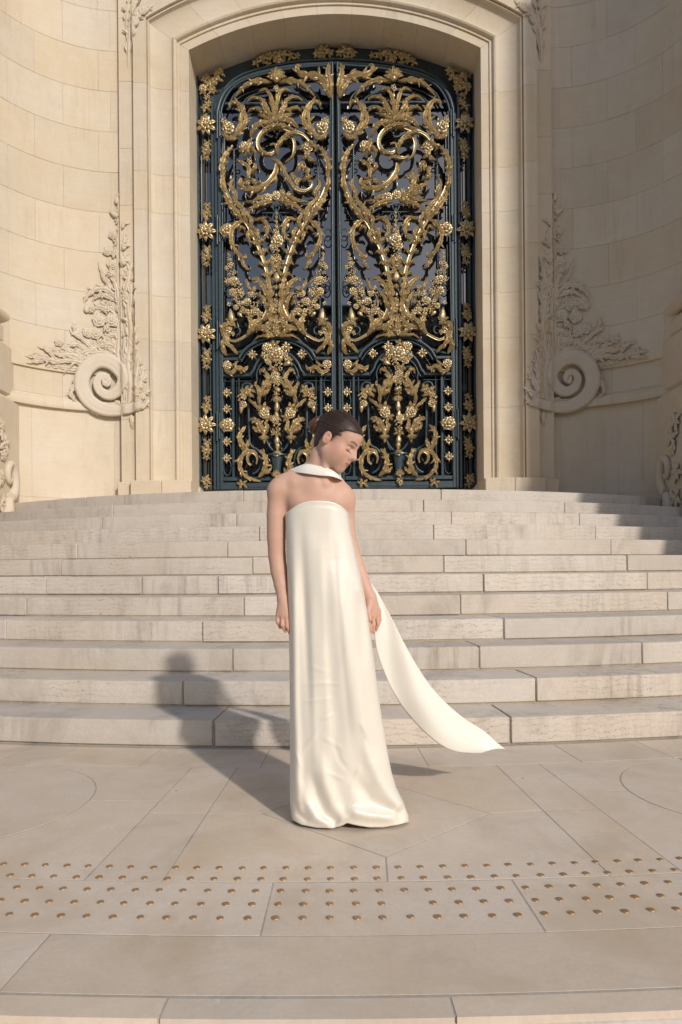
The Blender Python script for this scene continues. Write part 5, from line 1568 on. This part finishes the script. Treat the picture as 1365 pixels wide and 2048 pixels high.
nt.links.new(c, b.inputs['Base Color']); b.inputs['Roughness'].default_value = 0.36
mb = MB()
bc = np.array([-0.112, 0.022, 0.004])
for (R0, r0, off, ph) in ((0.032, 0.0100, -0.012, 0), (0.031, 0.0100, 0.004, 1.0), (0.022, 0.0098, 0.017, 2.0), (0.010, 0.009, 0.024, 2.6)):
    pts = []
    for k in range(29):
        a = ph+2*math.pi*k/28*1.02
        # ring standing round the bun's axis, which points back from the head
        pts.append(hd(*(bc+np.array([-off+0.004*math.sin(2*a), R0*1.12*math.cos(a), R0*math.sin(a)]))))
    mb.tube(pts, r0*HS*(1+0.12*np.sin(np.linspace(0, 9, 29))), 10, cap=False)
mb.ball(hd(-0.110, 0.022, 0.0), 0.020, 2)
mb.build('hair_bun', m_bun, hair, smooth=60)
# loose strands lying on the cap, drawn back to the bun
rh = random.Random(3)
mb = MB()
def cap_r(dr):
    c = np.array((-0.016, 0.0425, 0)); dr = dr/np.linalg.norm(dr); best = 0
    for c2, r2 in (((-0.016, 0.0425, 0), (0.1005, 0.0895, 0.0785)), ((0.042, 0.058, 0), (0.0555, 0.046, 0.0585))):
        r2 = np.array(r2); o_ = (c-np.array(c2))/r2; d2 = dr/r2
        A_q, B_q, C_q = d2.dot(d2), o_.dot(d2), o_.dot(o_)-1
        ds = B_q*B_q-A_q*C_q
        if ds > 0: best = max(best, (-B_q+math.sqrt(ds))/A_q)
    return c+dr*(best+0.0012)
for k in range(260):
    a = rh.uniform(-1.75, 1.75)
    tgt = np.array((-0.99, -0.10, 0.0))
    st_ = np.array((0.80+0.25*rh.random(), math.cos(a)*0.62, math.sin(a)*0.80)); st_ /= np.linalg.norm(st_)
    f0 = rh.uniform(0.02, 0.4); f1 = rh.uniform(0.6, 0.95)
    pts = []
    for t in np.linspace(f0, f1, 9):
        d_ = st_*(1-t)+tgt*t+np.array((0, 0.55*math.sin(math.pi*t)*max(0, math.cos(a)), 0.45*math.sin(math.pi*t)*math.sin(a)))
        pts.append(hd(*cap_r(d_)))
    mb.tube(pts, np.array([0.2, 0.8, 1, 1, 1, 1, 1, 0.8, 0.2])*rh.uniform(0.0005, 0.0010), 5)
mb.build('hair_strands', plain('strand', (0.050, 0.028, 0.019), 0.42), hair, smooth=60)
mb = MB(); mb.ball(hd(-0.004, -0.027, 0.0805), 0.0035, 2)
mb.build('earring', plain('earring_gold', (0.75, 0.52, 0.20), 0.2, 1.0), person, smooth=True)

# the dress
def lerp_tab(tab, y):
    return np.interp(y, [t[0] for t in tab], [t[1] for t in tab])
LTAB = [(1000, 571), (1030, 571), (1100, 573), (1200, 576), (1270, 578), (1300, 579), (1400, 580), (1500, 580.5), (1600, 580), (1632, 583), (1660, 590)]
RTAB = [(1000, 697), (1030, 698), (1060, 702), (1100, 711), (1150, 722), (1180, 728), (1240, 738), (1300, 746), (1380, 756), (1440, 765), (1500, 775), (1545, 784), (1575, 793), (1605, 808), (1630, 817), (1660, 820)]
TOP = [(-1, 1024), (-0.9, 1015), (-0.6, 1007), (-0.1, 1001.5), (0.3, 1003), (0.7, 1007.5), (0.93, 1014), (1, 1024)]
HEM = [(-1, 1640), (-0.86, 1650), (-0.6, 1656), (-0.35, 1657), (-0.15, 1651), (-0.07, 1646), (0.05, 1650), (0.3, 1655), (0.55, 1655), (0.8, 1650), (1, 1644)]
def seg_d(x, y, path):
    best = np.full(x.shape, 1e9); tt = np.zeros(x.shape); L = len(path)-1
    for i in range(L):
        ax_, ay = path[i]; bx_, by = path[i+1]
        dx, dy = bx_-ax_, by-ay
        t = np.clip(((x-ax_)*dx+(y-ay)*dy)/(dx*dx+dy*dy), 0, 1)
        d = np.hypot(x-ax_-t*dx, y-ay-t*dy)
        m = d < best
        best = np.where(m, d, best); tt = np.where(m, (i+t)/L, tt)
    return best, tt
RIDGES = [
    ([(640, 1040), (650, 1300), (662, 1560)], 7, 0.0035, 0.3, 0.3), ([(664, 1040), (684, 1300), (706, 1520)], 6, -0.003, 0.3, 0.3), ([(690, 1060), (712, 1300), (742, 1560)], 8, 0.004, 0.3, 0.2), ([(622, 1200), (628, 1400), (632, 1600)], 7, 0.004, 0.3, 0.3),  # path, width px, amplitude m, fade in, fade out
    ([(586, 1030), (588, 1200), (590, 1400), (598, 1630)], 9, 0.015, 0.35, 0.02),
    ([(603, 1035), (609, 1180), (614, 1300), (622, 1480)], 8, -0.014, 0.40, 0.5),
    ([(625, 1060), (640, 1250), (648, 1400)], 22, 0.006, 0.1, 0.3),
    ([(668, 1120), (690, 1260), (712, 1400), (735, 1520)], 20, 0.012, 0.2, 0.2),
    ([(640, 1180), (655, 1300), (668, 1420), (676, 1520)], 14, -0.006, 0.3, 0.3),
    ([(720, 1180), (724, 1250), (732, 1340)], 9, -0.008, 0.2, 0.4),
    ([(700, 1120), (716, 1170), (728, 1220)], 12, 0.007, 0.4, 0.4),
    ([(728, 1480), (760, 1560), (806, 1618)], 16, 0.016, 0.3, 0.05),
    ([(700, 1540), (740, 1600), (812, 1638)], 13, -0.012, 0.3, 0.1),
    ([(690, 1620), (740, 1632), (800, 1634)], 11, 0.016, 0.2, 0.1),
    ([(640, 1500), (650, 1560), (668, 1610), (690, 1644)], 13, 0.013, 0.25, 0.05),
    ([(622, 1540), (634, 1590), (652, 1630), (676, 1648)], 10, -0.013, 0.25, 0.05),
    ([(604, 1560), (612, 1605), (632, 1636), (668, 1652)], 9, 0.011, 0.3, 0.1),
    ([(590, 1600), (598, 1628), (620, 1646)], 6, -0.010, 0.2, 0.2),
    ([(600, 1372), (640, 1366), (690, 1368)], 3.0, 0.0026, 0.2, 0.3), ([(604, 1404), (640, 1400), (672, 1396)], 3.0, 0.0026, 0.2, 0.3), ([(640, 1440), (662, 1432), (676, 1424)], 3.5, 0.0026, 0.2, 0.3),
    ([(596, 1520), (616, 1490), (640, 1455)], 4, 0.003, 0.2, 0.3), ([(698, 1580), (712, 1555), (722, 1530)], 4, 0.004, 0.2, 0.2), ([(655, 1545), (690, 1560)], 4, 0.003, 0.2, 0.2), ([(640, 1470), (690, 1500)], 5, 0.003, 0.3, 0.3), ([(720, 1440), (745, 1490)], 5, 0.004, 0.3, 0.3),
    ([(610, 1330), (660, 1345)], 4, 0.002, 0.3, 0.3), ([(665, 1470), (680, 1520), (700, 1545)], 5, -0.004, 0.3, 0.3), ([(590, 1500), (604, 1540)], 4, 0.004, 0.3, 0.3),
]
NRW, NCL = 230, 220
tau = np.linspace(0, 1, NRW)[:, None]; phi = np.linspace(0, 2*np.pi, NCL, endpoint=False)[None, :]
cphi, sphi = np.cos(phi), np.sin(phi)
sphi = np.sign(sphi)*np.abs(sphi)**0.62
cx = np.sign(cphi)*np.abs(cphi)**0.9
front = sphi < 0
top = np.where(front, 1001.5+np.where(cx < 0, 27*np.abs(cx)**2.4, 25*np.abs(cx)**3.2), 1027-4*np.abs(sphi)); hem = np.where(front, lerp_tab(HEM, cx), 1642-10*np.abs(sphi))
py = top+(hem-top)*tau
pyl = np.maximum(py, 1024)
Lx_, Rx_ = lerp_tab(LTAB, py), lerp_tab(RTAB, py)
px = (Lx_+Rx_)/2+(Rx_-Lx_)/2*cx
bf = 0.098+0.012*np.clip((py-1100)/300, 0, 1)
bb = 0.105+0.05*np.clip((py-1100)/500, 0, 1)
dy = np.where(front, bf*sphi, bb*sphi)+0.012
amp = np.zeros_like(px)
for path, w, a, f0, f1 in RIDGES:
    d, t = seg_d(px, py, path)
    e = np.clip(t/max(f0, 1e-3), 0, 1)*np.clip((1-t)/max(f1, 1e-3), 0, 1)
    amp += (1.15 if w > 8.5 else 0.8)*a*np.exp(-(d/w)**2)*e
amp += 0.0012*np.sin(px*0.11+py*0.021)*np.sin(py*0.013+px*0.03)
amp += 0.010*np.sin(cx*9+py*0.004)*np.clip((py-1450)/200, 0, 1)*np.clip(1-np.abs(cx), 0, 1)*0.5
# backs fall in soft flutes
amp = np.where(front, amp, 0.012*np.sin(phi*9+0.5)*np.clip((py-1050)/300, 0, 1))
edge = np.clip(np.abs(sphi)*2.5, 0, 1)
sgnf = np.where(front, -1.0, 1.0)
dy = dy+sgnf*amp*edge
# rolled upper hem
dy = dy-0.0012*np.exp(-((tau-0.012)/0.006)**2)*(-sgnf)*-1*edge
D = DP+dy
c_, s_ = math.cos(ROLL), math.sin(ROLL)
U_ = (px-VPX)*c_+(VPY-py)*s_; V_ = -(px-VPX)*s_+(VPY-py)*c_
X = U_*D/FPX; Z = np.maximum(CAM_H+V_*D/FPX, 0.004+0.003*np.sin(phi*7))
DV = np.stack([X, D+0*X, Z], -1).reshape(-1, 3)
DF = []
for i in range(NRW-1):
    for j in range(NCL):
        k = (j+1) % NCL
        DF.append((i*NCL+j, (i+1)*NCL+j, (i+1)*NCL+k, i*NCL+k))
m_satin, nt, b = new_mat('cream_satin')
w = wcoord(nt)
b.inputs['Base Color'].default_value = (0.73, 0.665, 0.565, 1)
b.inputs['Roughness'].default_value = 0.33
b.inputs['Specular IOR Level'].default_value = 0.9
b.inputs['Anisotropic'].default_value = 0.4
b.inputs['Sheen Weight'].default_value = 0.3
b.inputs['Sheen Roughness'].default_value = 0.4
h1 = noise(nt, wcoord(nt, (1, 1, 0.5)), 14, 4, 0.55, 0.4)
n1_ = bump(nt, b, h1, 0.10, 0.012)
bump(nt, b, noise(nt, wcoord(nt, (1, 1, 4)), 30, 3, 0.6, 0.8), 0.10, 0.004, n1_)
dm = np_mesh('dress', DV, np.array(DF), m_satin)
dress = link('dress', dm, person)
so = dress.modifiers.new('thick', 'SOLIDIFY'); so.thickness = 0.0015; so.offset = -1

# the scarf: a band round the neck and one long tail blown to the right
def ribbon(rows, n, m, wave=0.0, seed=0, bow=0.0):
    A = catmull([np.array(at(r[0][0], r[0][1], DP+r[0][2])) for r in rows], n)
    B = catmull([np.array(at(r[1][0], r[1][1], DP+r[1][2])) for r in rows], n)
    V = []
    for i in range(n):
        tv = A[min(i+1, n-1)]-A[max(i-1, 0)]
        wv_ = B[i]-A[i]
        nn = np.cross(tv, wv_); nn /= np.linalg.norm(nn)+1e-9
        if nn[1] > 0: nn = -nn
        for j in range(m):
            q = j/(m-1)
            V.append(A[i]+wv_*q+nn*(bow*math.sin(math.pi*q)+wave*math.sin(q*5.2+i*0.11+seed)*math.sin(math.pi*i/(n-1))))
    Fq = [(i*m+j, (i+1)*m+j, (i+1)*m+j+1, i*m+j+1) for i in range(n-1) for j in range(m-1)]
    return np.array(V), np.array(Fq)
neck_rows = [((686, 960, 0.06), (688, 968, 0.06)), ((682, 956, 0.015), (685, 962, 0.005)), ((674, 947, -0.028), (679, 958, -0.040)), ((660, 938, -0.042), (663, 953, -0.056)), ((640, 932.5, -0.040), (638, 951, -0.056)), ((614, 928, -0.026), (609, 947, -0.042)),
             ((594, 934, 0.002), (589, 945, -0.010)), ((581, 940, 0.035), (577, 945, 0.030)), ((590, 936, 0.080), (585, 948, 0.085)), ((620, 926, 0.095), (618, 950, 0.10)), ((655, 926, 0.095), (655, 955, 0.10)), ((682, 945, 0.085), (684, 964, 0.09))]
tail_rows = [((655, 930, 0.10), (680, 950, 0.10)), ((660, 1000, 0.13), (688, 1000, 0.13)), ((682, 1080, 0.15), (700, 1080, 0.15)), ((708, 1130, 0.16), (724, 1136, 0.16)), ((735, 1190, 0.17), (757, 1185, 0.18)), ((745, 1240, 0.18), (781, 1232, 0.20)), ((752, 1295, 0.19), (808, 1288, 0.22)),
             ((772, 1350, 0.21), (843, 1345, 0.25)), ((800, 1405, 0.23), (884, 1397, 0.27)), ((838, 1453, 0.26), (928, 1436, 0.30)), ((882, 1490, 0.28), (968, 1462, 0.32)), ((918, 1504, 0.29), (995, 1486, 0.33)), ((965, 1506, 0.30), (1011, 1498, 0.33))]
V1, F1 = ribbon(neck_rows, 80, 14, 0.0, 0, 0.004)
V2, F2 = ribbon(tail_rows, 130, 28, 0.016, 1.3, 0.014)
m_scarf, nt, b = new_mat('cream_scarf')
b.inputs['Base Color'].default_value = (0.77, 0.725, 0.64, 1)
b.inputs['Roughness'].default_value = 0.42
b.inputs['Sheen Weight'].default_value = 0.25
bump(nt, b, noise(nt, wcoord(nt), 26, 4), 0.10, 0.006)
sm = np_mesh('scarf', np.concatenate([V1, V2]), np.concatenate([F1, F2+len(V1)]), m_scarf)
scarf = link('scarf', sm, person)
so = scarf.modifiers.new('thick', 'SOLIDIFY'); so.thickness = 0.002; so.offset = 0
# ---------------------------------------------------------------- the building across the avenue (seen mirrored in the glass)
M_FAR = plain('far_stone', (0.22, 0.19, 0.16), 0.85)
M_FARG = plain('far_glass', (0.03, 0.035, 0.04), 0.15)
far = empty('far_building', (-10, -105, -0.5))
tag(far, 'long stone building with tall windows across the avenue, mirrored in the gate glass', 'building')
MB().box((-95, -125, -0.5), (30, -105, 46.0)).build('wall', M_FAR, far, smooth=False)
MB().box((-96, -126, 46.0), (31, -104, 48.0)).build('cornice', plain('far_cornice', (0.42, 0.38, 0.32), 0.8), far, smooth=False)
MB().box((-96, -104.9, 34.0), (31, -104.2, 35.2)).build('string_course', plain('far_band', (0.40, 0.36, 0.31), 0.8), far, smooth=False)
MB().box((-94, -124, 48.0), (29, -108, 52.0), 1.5).build('roof', plain('far_roof', (0.10, 0.11, 0.12), 0.5), far, smooth=False)
wv_, wf_ = box_geo((-2.2, -0.25, 0), (2.2, 0.25, 9.0), 0.0)
win_me = mesh('window', wv_, wf_, M_FARG)
for r_ in range(3):
    for k in range(14):
        o = bpy.data.objects.new('window', win_me); COL.objects.link(o); o.parent = far
        o.location = Vector((-88+k*8.6, -104.95, 3+r_*13.5))-Vector(far.location)
